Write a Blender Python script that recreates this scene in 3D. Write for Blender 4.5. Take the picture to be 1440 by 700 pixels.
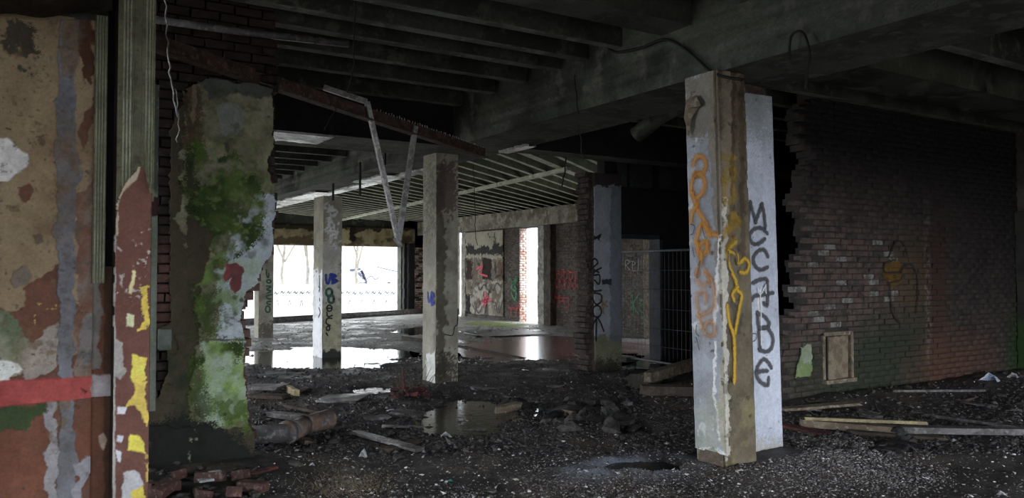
import bpy, math, random
import numpy as np
from mathutils import Vector, Matrix
random.seed(7); rng = np.random.default_rng(11)
for o in list(bpy.data.objects): bpy.data.objects.remove(o)
S = bpy.context.scene; COL = S.collection
R = math.radians

# ------------------------------------------------------------------ camera
F = 1120.0; YAW = R(32.04); PIT = math.atan(30 / F); EYE = 1.6
cd = bpy.data.cameras.new('camera'); cd.sensor_width = 36; cd.lens = F / 1440 * 36
cd.clip_start = .05; cd.clip_end = 400
cam = bpy.data.objects.new('camera', cd); COL.objects.link(cam)
cam.location = (0, 0, EYE); cam.rotation_euler = (math.pi / 2 + PIT, 0, -YAW); S.camera = cam

# ------------------------------------------------------------------ world (flat overcast sky)
W = bpy.data.worlds.new('overcast'); S.world = W; W.use_nodes = True
nt = W.node_tree; bgn = nt.nodes['Background']
tc = nt.nodes.new('ShaderNodeTexCoord'); sp = nt.nodes.new('ShaderNodeSeparateXYZ'); cr = nt.nodes.new('ShaderNodeValToRGB')
nt.links.new(tc.outputs['Generated'], sp.inputs[0]); nt.links.new(sp.outputs['Z'], cr.inputs[0]); nt.links.new(cr.outputs[0], bgn.inputs[0])
cr.color_ramp.elements[0].color = (.82, .88, .95, 1); cr.color_ramp.elements[1].color = (1, 1, 1, 1)
bgn.inputs['Strength'].default_value = 7.4

# ------------------------------------------------------------------ exposure
S.view_settings.view_transform = 'Standard'; S.view_settings.look = 'None'
S.view_settings.exposure = 0.0; S.view_settings.gamma = 1.0; S.view_settings.use_curve_mapping = False

# portals guide the sampling of sky light through the real openings
def portal(loc, rot, sx, sy):
    l = bpy.data.lights.new('sky_portal', 'AREA'); l.shape = 'RECTANGLE'; l.size = sx; l.size_y = sy
    l.cycles.is_portal = True
    o = bpy.data.objects.new('sky_portal', l); COL.objects.link(o); o.location = loc; o.rotation_euler = rot
FRONT_Y = -2.6; FRONT_H = 2.45
portal((5.5, FRONT_Y - .35, FRONT_H / 2), (R(-90) + math.pi, 0, 0), 15.4, FRONT_H)
portal((7.2, 28.1, 1.25), (R(-90), 0, 0), 10.4, 2.5)
portal((14.0, 20.3, 1.45), (R(90), 0, R(90)), 1.1, 2.9)
portal((-.9, 17.3, 1.4), (R(90), 0, R(-90)), 18.4, 1.9)
portal((14.0, 12.5, 1.3), (R(90), 0, R(90)), 2.2, 2.6)
portal((14.0, 24.9, 1.5), (R(90), 0, R(90)), .9, 3.0)

# ------------------------------------------------------------------ pixel -> wall/floor conversion (measurements of the photograph)
FW = (math.sin(YAW) * math.cos(PIT), math.cos(YAW) * math.cos(PIT), math.sin(PIT))
RT = (math.cos(YAW), -math.sin(YAW), 0)
UPV = (-math.sin(YAW) * math.sin(PIT), -math.cos(YAW) * math.sin(PIT), math.cos(PIT))
def ray(x, y):
    a = (x - 720) / F; b = -(y - 350) / F
    return [FW[i] + a * RT[i] + b * UPV[i] for i in range(3)]
def gp(x, y, z=0.):
    r = ray(x, y); t = (z - EYE) / r[2]; return Vector((r[0] * t, r[1] * t, z))
def vy(x, y, Y):                     # meet the plane y = Y
    r = ray(x, y); t = Y / r[1]; return Vector((r[0] * t, Y, EYE + r[2] * t))
def vx(x, y, X):
    r = ray(x, y); t = X / r[0]; return Vector((X, r[1] * t, EYE + r[2] * t))
class PL:                            # a wall plane with (u, z) coordinates
    def __init__(s, ax, v, lean=0.): s.ax = ax; s.v = v; s.lean = lean; s.lim = None
    def uv(s, x, y):
        x = x + s.lean * (645 - y) / 535.
        p = vy(x, y, s.v) if s.ax == 'y' else vx(x, y, s.v)
        return (p[0], p[2]) if s.ax == 'y' else (p[1], p[2])
    def P(s, u, z, off=0.):          # off: distance towards the room (-x / -y)
        return (u, s.v - off, z) if s.ax == 'y' else (s.v - off, u, z)

# ------------------------------------------------------------------ noise
def _h(ix, iy, iz, s):
    n = (ix * 374761393 + iy * 668265263 + iz * 2147483647 + s * 974711) & 0xffffffff
    n = ((n ^ (n >> 13)) * 1274126177) & 0xffffffff
    n = ((n ^ (n >> 16)) * 2246822519) & 0xffffffff
    return ((n ^ (n >> 15)) & 0xffffff) / float(0xffffff)
def vn(x, y, z=0., s=0):
    x = np.asarray(x, float); y = np.asarray(y, float); z = np.zeros_like(x) + z
    xi = np.floor(x).astype(np.int64); yi = np.floor(y).astype(np.int64); zi = np.floor(z).astype(np.int64)
    fx = x - xi; fy = y - yi; fz = z - zi
    fx = fx * fx * (3 - 2 * fx); fy = fy * fy * (3 - 2 * fy); fz = fz * fz * (3 - 2 * fz)
    r = 0
    for a in (0, 1):
        for b in (0, 1):
            for c in (0, 1):
                r = r + _h(xi + a, yi + b, zi + c, s) * (fx if a else 1 - fx) * (fy if b else 1 - fy) * (fz if c else 1 - fz)
    return r * 2 - 1
def fbm(x, y, z=0., s=0, o=4):
    r = 0; a = .55
    for k in range(o):
        r = r + a * vn(np.asarray(x) * 2 ** k + 13.7 * k, np.asarray(y) * 2 ** k, np.asarray(z) * 2 ** k, s + k); a *= .55
    return r
def lin(c): c = np.asarray(c, float) / 255; return np.where(c < .04045, c / 12.92, ((c + .055) / 1.055) ** 2.4)
def K(r, g, b, k=2.0):
    c = lin((r, g, b)); m = c.mean(); return np.minimum((c * .84 + m * .16) * k * .74, .8)      # display colour -> surface colour

# ------------------------------------------------------------------ objects
def tag(o, label=None, cat=None, group=None, kind=None):
    if label: o['label'] = label
    if cat: o['category'] = cat
    if group: o['group'] = group
    if kind: o['kind'] = kind
    return o
def thing(name, label, cat, loc=(0, 0, 0), rz=0, group=None):
    o = bpy.data.objects.new(name, None); COL.objects.link(o); o.location = loc; o.rotation_euler = (0, 0, rz)
    o.empty_display_size = .1
    return tag(o, label, cat, group)
def link(name, me, parent=None):
    o = bpy.data.objects.new(name, me); COL.objects.link(o)
    if parent is not None: o.parent = parent
    return o
def dup(r, loc=None, rz=None, label=None, sc=None):
    c = r.copy(); COL.objects.link(c)
    if loc is not None: c.location = loc
    if rz is not None: c.rotation_euler = rz if hasattr(rz, '__len__') else (0, 0, rz)
    if label: c['label'] = label
    if sc: c.scale = sc
    for ch in list(r.children):
        d = ch.copy(); COL.objects.link(d); d.parent = c
    return c
class MB:
    def __init__(s): s.v = []; s.f = []; s.c = []
    def add(s, vs, fs, col=None):
        n = len(s.v); s.v += [tuple(v) for v in vs]; s.f += [tuple(i + n for i in f) for f in fs]
        s.c += [col if col is not None else (1, 1, 1)] * len(vs); return s
    def box(s, x0, x1, y0, y1, z0, z1, col=None, jit=0):
        vs = [(x, y, z) for x in (x0, x1) for y in (y0, y1) for z in (z0, z1)]
        if jit: vs = [tuple(c + random.uniform(-jit, jit) for c in v) for v in vs]
        return s.add(vs, [(0, 1, 3, 2), (4, 6, 7, 5), (0, 4, 5, 1), (2, 3, 7, 6), (0, 2, 6, 4), (1, 5, 7, 3)], col)
    def bar(s, a, b, w, h, col=None, up=(0, 0, 1)):      # rectangular bar along a-b
        a = Vector(a); b = Vector(b); d = (b - a).normalized(); u = Vector(up)
        if abs(d.dot(u)) > .95: u = Vector((1, 0, 0))
        r = d.cross(u).normalized(); u = r.cross(d)
        vs = [p + r * (i * w / 2) + u * (j * h / 2) for p in (a, b) for i in (-1, 1) for j in (-1, 1)]
        return s.add(vs, [(0, 2, 3, 1), (4, 5, 7, 6), (0, 1, 5, 4), (2, 6, 7, 3), (0, 4, 6, 2), (1, 3, 7, 5)], col)
    def tube(s, pts, rad, n=8, col=None, cap=True):
        pts = [Vector(p) for p in pts]; m = len(pts)
        rads = rad if hasattr(rad, '__len__') else [rad] * m
        vs = []; pr = None
        for i, p in enumerate(pts):
            d = (pts[min(i + 1, m - 1)] - pts[max(i - 1, 0)]).normalized()
            u = pr if pr is not None else (Vector((0, 0, 1)) if abs(d.z) < .9 else Vector((1, 0, 0)))
            r = d.cross(u).normalized(); u = r.cross(d).normalized(); pr = u
            for k in range(n):
                t = 2 * math.pi * k / n; vs.append(p + (r * math.cos(t) + u * math.sin(t)) * rads[i])
        fs = [(i * n + k, i * n + (k + 1) % n, (i + 1) * n + (k + 1) % n, (i + 1) * n + k) for i in range(m - 1) for k in range(n)]
        if cap: fs += [tuple(range(n))[::-1], tuple((m - 1) * n + k for k in range(n))]
        return s.add(vs, fs, col)
    def mesh(s, name, mat=None, smooth=False, attr=False):
        me = bpy.data.meshes.new(name); me.from_pydata(s.v, [], s.f); me.update()
        if attr:
            a = me.color_attributes.new('Col', 'FLOAT_COLOR', 'POINT')
            arr = np.ones((len(s.v), 4), np.float32); arr[:, :3] = np.array(s.c, np.float32); a.data.foreach_set('color', arr.ravel())
        if smooth: me.polygons.foreach_set('use_smooth', [True] * len(me.polygons))
        if mat: me.materials.append(mat)
        return me
    def obj(s, name, mat=None, parent=None, smooth=False, attr=False, bevel=0):
        o = link(name, s.mesh(name, mat, smooth, attr), parent)
        if bevel:
            b = o.modifiers.new('b', 'BEVEL'); b.width = bevel; b.segments = 2; b.limit_method = 'ANGLE'
        return o
def npmesh(name, V, Fq, mat, col=None, smooth=False, parent=None, nv=4, makeobj=True):
    me = bpy.data.meshes.new(name); V = np.asarray(V, np.float32); Fq = np.asarray(Fq, np.int32)
    me.vertices.add(len(V)); me.vertices.foreach_set('co', V.ravel())
    me.loops.add(Fq.size); me.loops.foreach_set('vertex_index', Fq.ravel())
    me.polygons.add(len(Fq)); me.polygons.foreach_set('loop_start', np.arange(len(Fq), dtype=np.int32) * nv)
    me.polygons.foreach_set('loop_total', np.full(len(Fq), nv, np.int32))
    if smooth: me.polygons.foreach_set('use_smooth', np.ones(len(Fq), bool))
    me.update(calc_edges=True); me.validate()
    if col is not None:
        a = me.color_attributes.new('Col', 'FLOAT_COLOR', 'POINT'); c = np.ones((len(V), 4), np.float32); c[:, :3] = col
        a.data.foreach_set('color', c.ravel())
    me.materials.append(mat)
    return link(name, me, parent) if makeobj else me

# ------------------------------------------------------------------ materials
def newmat(name):
    m = bpy.data.materials.new(name); m.use_nodes = True; t = m.node_tree
    return m, t, t.nodes['Principled BSDF']
def nd(t, typ, **kw):
    n = t.nodes.new(typ)
    for k, v in kw.items():
        if k in n.inputs: n.inputs[k].default_value = v
        else: setattr(n, k, v)
    return n
def pos(t):
    return nd(t, 'ShaderNodeNewGeometry').outputs['Position']
def noise(t, vec, scale, detail=5, rough=.6):
    n = nd(t, 'ShaderNodeTexNoise'); n.inputs['Scale'].default_value = scale; n.inputs['Detail'].default_value = detail
    n.inputs['Roughness'].default_value = rough; t.links.new(vec, n.inputs['Vector']); return n.outputs[0]
def ramp(t, fac, lo, hi):
    m = nd(t, 'ShaderNodeMapRange'); m.inputs['From Min'].default_value = lo; m.inputs['From Max'].default_value = hi
    t.links.new(fac, m.inputs['Value']); return m.outputs[0]
def mixc(t, f, a, b, mode='MIX'):
    m = nd(t, 'ShaderNodeMix', data_type='RGBA', blend_type=mode)
    for i, x in ((0, f), (6, a), (7, b)):
        if hasattr(x, 'links') or hasattr(x, 'is_output'): t.links.new(x, m.inputs[i])
        else: m.inputs[i].default_value = (x if i == 0 else (*x, 1))
    return m.outputs[2]
def math_(t, op, a, b=None):
    m = nd(t, 'ShaderNodeMath', operation=op)
    for i, x in ((0, a), (1, b)):
        if x is None: continue
        if hasattr(x, 'is_output'): t.links.new(x, m.inputs[i])
        else: m.inputs[i].default_value = x
    return m.outputs[0]
def bump(t, b, h, strength=.4, dist=.01):
    n = nd(t, 'ShaderNodeBump'); n.inputs['Strength'].default_value = strength; n.inputs['Distance'].default_value = dist
    t.links.new(h, n.inputs['Height']); t.links.new(n.outputs[0], b.inputs['Normal'])
def blob(t, axis, cu, cz, ru, rz, n=.35, soft=.3, scale=3):
    """soft ragged ellipse in wall coordinates: 1 inside, 0 outside"""
    p = pos(t); s = nd(t, 'ShaderNodeSeparateXYZ'); t.links.new(p, s.inputs[0])
    u = s.outputs['X' if axis == 'y' else 'Y']; z = s.outputs['Z']
    a = math_(t, 'DIVIDE', math_(t, 'SUBTRACT', u, cu), ru); b = math_(t, 'DIVIDE', math_(t, 'SUBTRACT', z, cz), rz)
    d = math_(t, 'SQRT', math_(t, 'ADD', math_(t, 'MULTIPLY', a, a), math_(t, 'MULTIPLY', b, b)))
    d = math_(t, 'ADD', d, math_(t, 'MULTIPLY', math_(t, 'SUBTRACT', noise(t, p, scale), .5), n * 4))
    return ramp(t, d, 1 + soft, 1 - soft)
def matN(name, c1, c2=None, c3=None, scale=4, rough=.85, bs=.4, bd=.01, fine=60, lo=.45, hi=.55, spec=.3, metal=0, blobs=(), rvar=0):
    m, t, b = newmat(name); p = pos(t); out = c1
    if c2 is not None: out = mixc(t, ramp(t, noise(t, p, scale), lo, hi), c1, c2)
    if c3 is not None: out = mixc(t, ramp(t, noise(t, p, scale * 3.1), .54, .62), out, c3)
    for (ax, cu, cz, ru, rz, col, kw) in blobs:
        kw = dict(kw); gate = kw.pop('gate', None); amt = kw.pop('amt', 1)
        f = blob(t, ax, cu, cz, ru, rz, **kw)
        if gate: f = math_(t, 'MULTIPLY', f, ramp(t, noise(t, p, gate[0]), gate[1], gate[2]))
        f = math_(t, 'MULTIPLY', f, amt); out = mixc(t, f, out, col)
    g = noise(t, p, fine, 3)
    out2 = mixc(t, .8, out, mixc(t, ramp(t, g, .3, .7), (.68, .68, .68), (1.22, 1.22, 1.22)), 'MULTIPLY')
    t.links.new(out2, b.inputs['Base Color'])
    b.inputs['Roughness'].default_value = rough; b.inputs['Specular IOR Level'].default_value = spec; b.inputs['Metallic'].default_value = metal
    if rvar:
        t.links.new(ramp(t, noise(t, p, 1.7), .35, .65), nd(t, 'ShaderNodeMath').inputs[0])
        mr = nd(t, 'ShaderNodeMapRange'); mr.inputs['From Min'].default_value = .38; mr.inputs['From Max'].default_value = .62
        mr.inputs['To Min'].default_value = max(.08, rough - rvar); mr.inputs['To Max'].default_value = min(1, rough + rvar)
        t.links.new(noise(t, p, 1.7), mr.inputs['Value']); t.links.new(mr.outputs[0], b.inputs['Roughness'])
    if bs: bump(t, b, noise(t, p, fine * .35, 6, .7), bs, bd)
    return m
def matA(name, rough=.85, spec=.25, bs=.35, bd=.006, fine=70, amt=.14):     # colour comes from the surface's own painted attribute
    m, t, b = newmat(name); p = pos(t); a = nd(t, 'ShaderNodeAttribute', attribute_name='Col')
    g = noise(t, p, fine, 4)
    c = mixc(t, 1., a.outputs['Color'], mixc(t, ramp(t, g, .3, .7), (1 - amt,) * 3, (1 + amt,) * 3), 'MULTIPLY')
    t.links.new(c, b.inputs['Base Color']); b.inputs['Roughness'].default_value = rough; b.inputs['Specular IOR Level'].default_value = spec
    bump(t, b, noise(t, p, fine * .4, 6, .7), bs, bd); return m
def c3(c): return tuple(float(x) for x in c)
M = {}
M['paint'] = matA('weathered_surface')
M['paint_wet'] = matA('damp_surface', rough=.45, spec=.4, bs=.2)
M['gravel'] = matA('loose_gravel', rough=.7, spec=.35, bs=0.1, amt=.2)
M['far'] = matA('outdoor_surface', rough=.9, fine=8, bs=0)
M['conc_dark'] = matN('sooty_concrete', (.058, .064, .050), (.032, .036, .028), (.09, .095, .075), 1.6, .8, .5, .02, 30)
M['conc_beam'] = matN('smoked_beam_concrete', (.075, .080, .064), (.032, .035, .029), (.11, .11, .092), 1.1, .5, .6, .02, 26, rvar=.15)
M['beam_under'] = matN('beam_soffit', (.08, .083, .07), (.045, .047, .04), (.11, .11, .10), 2.4, .8, .6, .01, 30)
M['whitewash_shine'] = matN('damp_whitewash_glare', (.55, .56, .55), (.25, .25, .23), (.65, .66, .65), 2.4, .32, .7, .015, 18, rvar=.15)
M['soffit'] = matN('bounce_lit_soffit', (.17, .18, .155), (.09, .095, .08), (.22, .22, .2), 2.2, .7, .5, .01, 40)  # rib undersides, bounce light from below put into the paler colour
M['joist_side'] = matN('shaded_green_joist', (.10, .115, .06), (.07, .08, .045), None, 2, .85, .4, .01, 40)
M['joist'] = matN('lit_joist_paint', (.62, .64, .52), (.5, .52, .40), (.34, .35, .26), 2, .8, .4, .01, 40)
M['deck'] = matN('dark_deck', (.055, .065, .035), (.035, .04, .025), None, 2, .9, .4, .02, 20)
M['soot'] = matN('soot_and_shadow_black', (.014, .014, .015), (.022, .02, .02), None, 3, .9, .4, .01, 30)
M['darkwood'] = matN('dark_wood', (.05, .038, .03), (.09, .07, .055), None, 6, .8, .5, .01, 50)
M['wood'] = matN('weathered_wood', (.20, .16, .115), (.13, .10, .075), (.30, .26, .2), 5, .8, .5, .01, 60)
M['palewood'] = matN('pale_softwood', (.36, .31, .18), (.26, .21, .13), None, 8, .8, .5, .008, 60)
M['greywood'] = matN('grey_wet_wood', (.13, .12, .12), (.07, .065, .065), (.2, .19, .19), 6, .45, .5, .01, 60, rvar=.2)
M['rust'] = matN('rusty_steel', (.075, .045, .036), (.045, .027, .022), (.13, .085, .068), 7, .75, .7, .008, 80)
M['metal'] = matN('dull_grey_metal', (.36, .35, .35), (.22, .21, .2), (.48, .47, .46), 8, .5, .4, .005, 80, metal=.3)
M['fence'] = matN('galvanised_wire', (.16, .17, .18), (.10, .10, .11), None, 8, .5, .2, .003, 60, metal=.4)
M['cable'] = matN('black_cable', (.012, .012, .012), None, None, 5, .6, 0)
M['char'] = matN('charred_debris', (.012, .012, .014), (.028, .026, .026), None, 9, .55, .8, .02, 60)
M['lump'] = matN('dark_rubble', (.045, .042, .04), (.08, .072, .068), (.03, .028, .03), 8, .6, .8, .02, 60, rvar=.2)
M['white'] = matN('dirty_white_scrap', (.38, .39, .41), (.26, .26, .25), None, 20, .7, .3, .004, 60)
M['brick_red'] = matN('broken_red_brick', (.09, .042, .034), (.055, .032, .028), (.15, .10, .085), 9, .85, .6, .01, 60)
M['brick_end'] = matN('grimy_torn_brick', (.07, .05, .043), (.04, .032, .029), (.12, .09, .078), 6, .85, .7, .01, 50)
M['pipe'] = matN('dull_clay_pipe', (.17, .11, .085), (.09, .08, .08), (.22, .2, .19), 6, .4, .5, .008, 40, rvar=.15)
M['redcloth'] = matN('dark_red_scrap', (.11, .035, .03), (.05, .018, .02), None, 12, .8, .5, .01, 60)
M['twig'] = matN('twig', (.10, .075, .055), (.06, .045, .035), None, 8, .85, 0)
M['glass_green'] = matN('green_plastic', (.05, .25, .16), (.03, .16, .10), None, 20, .3, 0)
M['blue'] = matN('blue_white_litter', (.3, .38, .6), (.6, .62, .66), None, 12, .6, 0)
m, t, b = newmat('puddle_water'); b.inputs['Base Color'].default_value = (.02, .019, .02, 1); b.inputs['Roughness'].default_value = .10
b.inputs['Specular IOR Level'].default_value = .8; bump(t, b, noise(t, pos(t), 9, 5), .35, .006); M['water'] = m
m, t, b = newmat('puddle_water_red'); b.inputs['Base Color'].default_value = (.11, .05, .045, 1); b.inputs['Roughness'].default_value = .24
b.inputs['Specular IOR Level'].default_value = .6; bump(t, b, noise(t, pos(t), 5, 2), .18, .01); M['water_red'] = m
def spray(name, col, edge=.35, density=1.):
    m, t, b = newmat('spray_' + name); uv = nd(t, 'ShaderNodeUVMap'); s = nd(t, 'ShaderNodeSeparateXYZ'); t.links.new(uv.outputs[0], s.inputs[0])
    d = math_(t, 'ABSOLUTE', math_(t, 'SUBTRACT', math_(t, 'MULTIPLY', s.outputs['Y'], 2.), 1.))
    n = noise(t, pos(t), 90, 4)
    d = math_(t, 'ADD', d, math_(t, 'MULTIPLY', math_(t, 'SUBTRACT', n, .5), .9))
    a = math_(t, 'MULTIPLY', ramp(t, d, 1.0, 1 - edge * 2), density)
    t.links.new(a, b.inputs['Alpha']); b.inputs['Base Color'].default_value = (*c3(col), 1); b.inputs['Roughness'].default_value = .7
    return m
M['s_orange'] = spray('orange', (.62, .27, .04), .5, .9)
M['s_orange2'] = spray('pale_orange', (.62, .30, .10), .6, .7)
M['s_yellow'] = spray('yellow', (.60, .36, .02), .4, .95)
M['s_yellow2'] = spray('faint_yellow', (.55, .33, .02), .7, .6)
M['s_grey'] = spray('charcoal', (.07, .07, .075), .3, .92)
M['s_black'] = spray('black', (.015, .015, .016), .2, 1)
M['s_blue'] = spray('blue', (.03, .05, .32), .25, .95)
M['s_green'] = spray('green', (.05, .30, .12), .4, .8)
M['s_dgreen'] = spray('dark_green', (.02, .10, .06), .25, .95)
M['s_red'] = spray('red', (.42, .03, .03), .5, .75)
M['s_pink'] = spray('pink', (.75, .08, .14), .4, .85)
M['s_white'] = spray('white', (.5, .5, .5), .4, .6)
M['s_dorange'] = spray('dull_orange', (.22, .11, .012), .7, .85)

# ------------------------------------------------------------------ painted relief surfaces
def inpoly(P, x, y):
    c = np.zeros(x.shape, bool); n = len(P)
    for i in range(n):
        x1, y1 = P[i]; x2, y2 = P[i - 1]
        if y1 == y2: continue
        c ^= ((y1 > y) != (y2 > y)) & (x < (x2 - x1) * (y - y1) / (y2 - y1) + x1)
    return c
def pmask(pl, poly, U, Z, amp=.012, freq=14, soft=0., seed=0):
    P = [pl.uv(*q) for q in poly]; amp = amp * 1.3
    du = fbm(U * freq, Z * freq, 0, seed + 3, 5) * amp * 2; dz = fbm(U * freq, Z * freq, 7.3, seed + 9, 5) * amp * 2
    if soft:
        du = du + rng.normal(0, soft, U.shape); dz = dz + rng.normal(0, soft, U.shape)
    j = .0022; a = inpoly(P, U + du, Z + dz).astype(float)
    for sx, sz in ((j, j), (-j, j), (0, -j * 1.4)): a += inpoly(P, U + du + sx, Z + dz + sz)
    return a / 4
def rectpoly(x0, y0, x1, y1): return [(x0, y0), (x1, y0), (x1, y1), (x0, y1)]
def painted(name, pl, u0, u1, z0, z1, res, base, layers, parent=None, keep=None, thick=.02, mat=None, rough_amp=.003, kind=None):
    """grid on a wall plane; every layer = (poly in photo px, colour, height, dict)"""
    nu = max(2, int((u1 - u0) / res)); nz = max(2, int((z1 - z0) / res))
    U, Z = np.meshgrid(np.linspace(u0, u1, nu), np.linspace(z0, z1, nz))
    C = np.zeros(U.shape + (3,)); C[:] = base[0]
    n = fbm(U * 5, Z * 5, 0, 21); f = np.clip((n + .2) * 2, 0, 1)[..., None]
    C = C * (1 - f * .6) + np.asarray(base[1]) * f * .6
    H = fbm(U * 9, Z * 9, 0, 5) * rough_amp
    for i, (poly, col, h, kw) in enumerate(layers):
        kw = dict(kw); cs = kw.pop('cs', 9); nz_ = kw.pop('cut', None); mixa = kw.pop('a', 1.); var = kw.pop('var', .25); col2 = kw.pop('c2', None)
        m = pmask(pl, poly, U, Z, seed=i * 5, **kw) if poly is not None else np.ones(U.shape)
        if nz_: m = m * np.clip((fbm(U * nz_[0], Z * nz_[0], 3.3, i * 7 + 50, 6) - nz_[1]) * cs, 0, 1)
        cc = np.zeros(C.shape) + np.asarray(col)
        if col2 is not None:
            g = np.clip(fbm(U * 8, Z * 8, 1.1, i + 70, 5) * 1.6 + .5, 0, 1)[..., None]; cc = cc * (1 - g) + np.asarray(col2) * g
        cc = cc * (1 + var * fbm(U * 12, Z * 12, 2.2, i + 90)[..., None])
        mm = (m * mixa)[..., None]; C = C * (1 - mm) + cc * mm
        if h is not None: H = np.where(m > .5, h + fbm(U * 9, Z * 9, 0, 5) * rough_amp, H)
    C = C * (1 + .16 * fbm(U * 38, Z * 38, 0, 131, 3) + .22 * fbm(U * 4, Z * 2.2, 0, 137, 4))[..., None]
    off = H
    X = np.stack([U, Z, off], -1).reshape(-1, 3)
    if pl.ax == 'y': V = np.stack([X[:, 0], pl.v - X[:, 2], X[:, 1]], -1)
    else: V = np.stack([pl.v - X[:, 2], X[:, 0], X[:, 1]], -1)
    idx = np.arange(nu * nz).reshape(nz, nu)
    q = np.stack([idx[:-1, :-1], idx[:-1, 1:], idx[1:, 1:], idx[1:, :-1]], -1)
    if keep is not None:
        k = keep(U, Z) > .5; kk = k[:-1, :-1] & k[1:, 1:] & k[:-1, 1:] & k[1:, :-1]; q = q[kk]
    q = q.reshape(-1, 4)
    if pl.ax == 'x': q = q[:, ::-1]
    used = np.unique(q); remap = np.zeros(nu * nz, np.int64); remap[used] = np.arange(len(used))
    o = npmesh(name, V[used], remap[q], mat or M['paint'], np.clip(C.reshape(-1, 3)[used], 0, .9), True, parent)
    if thick:
        s = o.modifiers.new('s', 'SOLIDIFY'); s.thickness = thick; s.offset = -1
    if kind: o['kind'] = kind
    return o
def smoothpath(P, n=6):
    if len(P) < 3: return [Vector(p) for p in P]
    Q = [Vector(p) for p in P]; Q = [Q[0]] + Q + [Q[-1]]; out = []
    for i in range(1, len(Q) - 2):
        a, b, c, d = Q[i - 1:i + 3]
        for k in range(n):
            t = k / n; out.append(.5 * ((2 * b) + (c - a) * t + (2 * a - 5 * b + 4 * c - d) * t * t + (3 * b - a - 3 * c + d) * t ** 3))
    out.append(Q[-2]); return out
def strokes(name, pl, lines, width, mat, parent, off=.004, label=None, taper=True):
    """spray strokes lying on the wall plane; lines given as photo px polylines"""
    vs = []; fs = []; uvs = []
    for j, L in enumerate(lines):
        P = smoothpath([(*pl.uv(*q), 0) for q in L]); o = off + j * .0002; n0 = len(vs); m = len(P)
        d0 = (P[1] - P[0]).normalized() * width * .45; d1 = (P[-1] - P[-2]).normalized() * width * .45
        P = [P[0] - d0] + P + [P[-1] + d1]; m = len(P)
        for i, p in enumerate(P):
            d = (P[min(i + 1, m - 1)] - P[max(i - 1, 0)]); d = d.normalized() if d.length > 1e-6 else Vector((1, 0, 0))
            nrm = Vector((-d.y, d.x, 0)); w = width / 2 * (1.25 if not taper else (.5 if i in (0, m - 1) else 1.0)) * (1 + .12 * math.sin(i * 1.7))
            for s, vv in ((-1, 0), (1, 1)):
                q = p + nrm * w * s
                if pl.lim: q.x = min(max(q.x, pl.lim[0]), pl.lim[1])
                vs.append(pl.P(q.x, q.y, o)); uvs.append((i * .2, vv))
            if i: fs.append((n0 + 2 * i - 2, n0 + 2 * i - 1, n0 + 2 * i + 1, n0 + 2 * i))
    me = bpy.data.meshes.new(name); me.from_pydata(vs, [], fs); uvl = me.uv_layers.new(name='UVMap')
    for l in me.loops: uvl.data[l.index].uv = uvs[l.vertex_index]
    me.materials.append(mat); o = link(name, me, parent)
    if label: o['label'] = label
    return o
def Z2(x0, y0, s, *pts):                     # points read in an enlarged crop -> photo px
    return [(x0 + a / s, y0 + b / s) for a, b in pts]
def ell(cx, cy, rx, ry, n=10): return [(cx + rx * math.cos(t * 2 * math.pi / n), cy + ry * math.sin(t * 2 * math.pi / n)) for t in range(n + 1)]

# ================================================================== STRUCTURE
# ---- floor height field
pud = [  # (px centre, radius u (along view right), radius v) as world ellipses: (cx, cy, rx, ry, rot)
]
def ellpx(x0, y0, x1, y1):                   # ellipse whose picture box is x0..x1, y0..y1
    c = (gp(x0, (y0 + y1) / 2) + gp(x1, (y0 + y1) / 2)) / 2
    a = (gp(x1, (y0 + y1) / 2) - gp(x0, (y0 + y1) / 2)).length / 2
    bb = (gp((x0 + x1) / 2, y0) - gp((x0 + x1) / 2, y1)).length / 2
    return (c.x, c.y, a, bb)
PUD = [('long shallow puddle across the hall at the foot of the second column', ellpx(330, 486, 590, 515), 'water'),
       ('wet puddle shining white between the middle columns and the far openings', ellpx(630, 466, 850, 505), 'water_red'),
       ('narrow far puddle streak before the wide back opening', ellpx(560, 458, 640, 470), 'water'),
       ('dark still puddle in the middle of the littered floor', ellpx(575, 556, 730, 604), 'water'),
       ('small puddle strip in the rubble right of the floor centre', ellpx(860, 598, 915, 613), 'water'),
       ('bluish near puddle in the gravel left of the big white column', ellpx(830, 645, 960, 665), 'water'),
       ('puddle behind the wire fence in the doorway', ellpx(862, 497, 950, 517), 'water'),
       ('thin puddle scraps before the wire fence', ellpx(885, 522, 960, 550), 'water'),
       ('tiny puddle left of the nearest small column', ellpx(500, 541, 560, 551), 'water')]
cy_, sy_ = math.cos(-YAW), math.sin(-YAW)
def pudmask(x, y):
    m = np.zeros(np.shape(x)) - 9.
    n = fbm(np.asarray(x) * 1.3, np.asarray(y) * 1.3, 0, 31) * .55 + fbm(np.asarray(x) * 6, np.asarray(y) * 6, 0, 37) * .22
    for _, (cx, cy, a, b_), _m in PUD:
        dx = x - cx; dy = y - cy; u = dx * math.cos(YAW) - dy * math.sin(YAW); v = dx * math.sin(YAW) + dy * math.cos(YAW)
        d = 1 - np.sqrt((u / a) ** 2 + (v / b_) ** 2) + n
        m = np.maximum(m, d)
    return m
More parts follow.
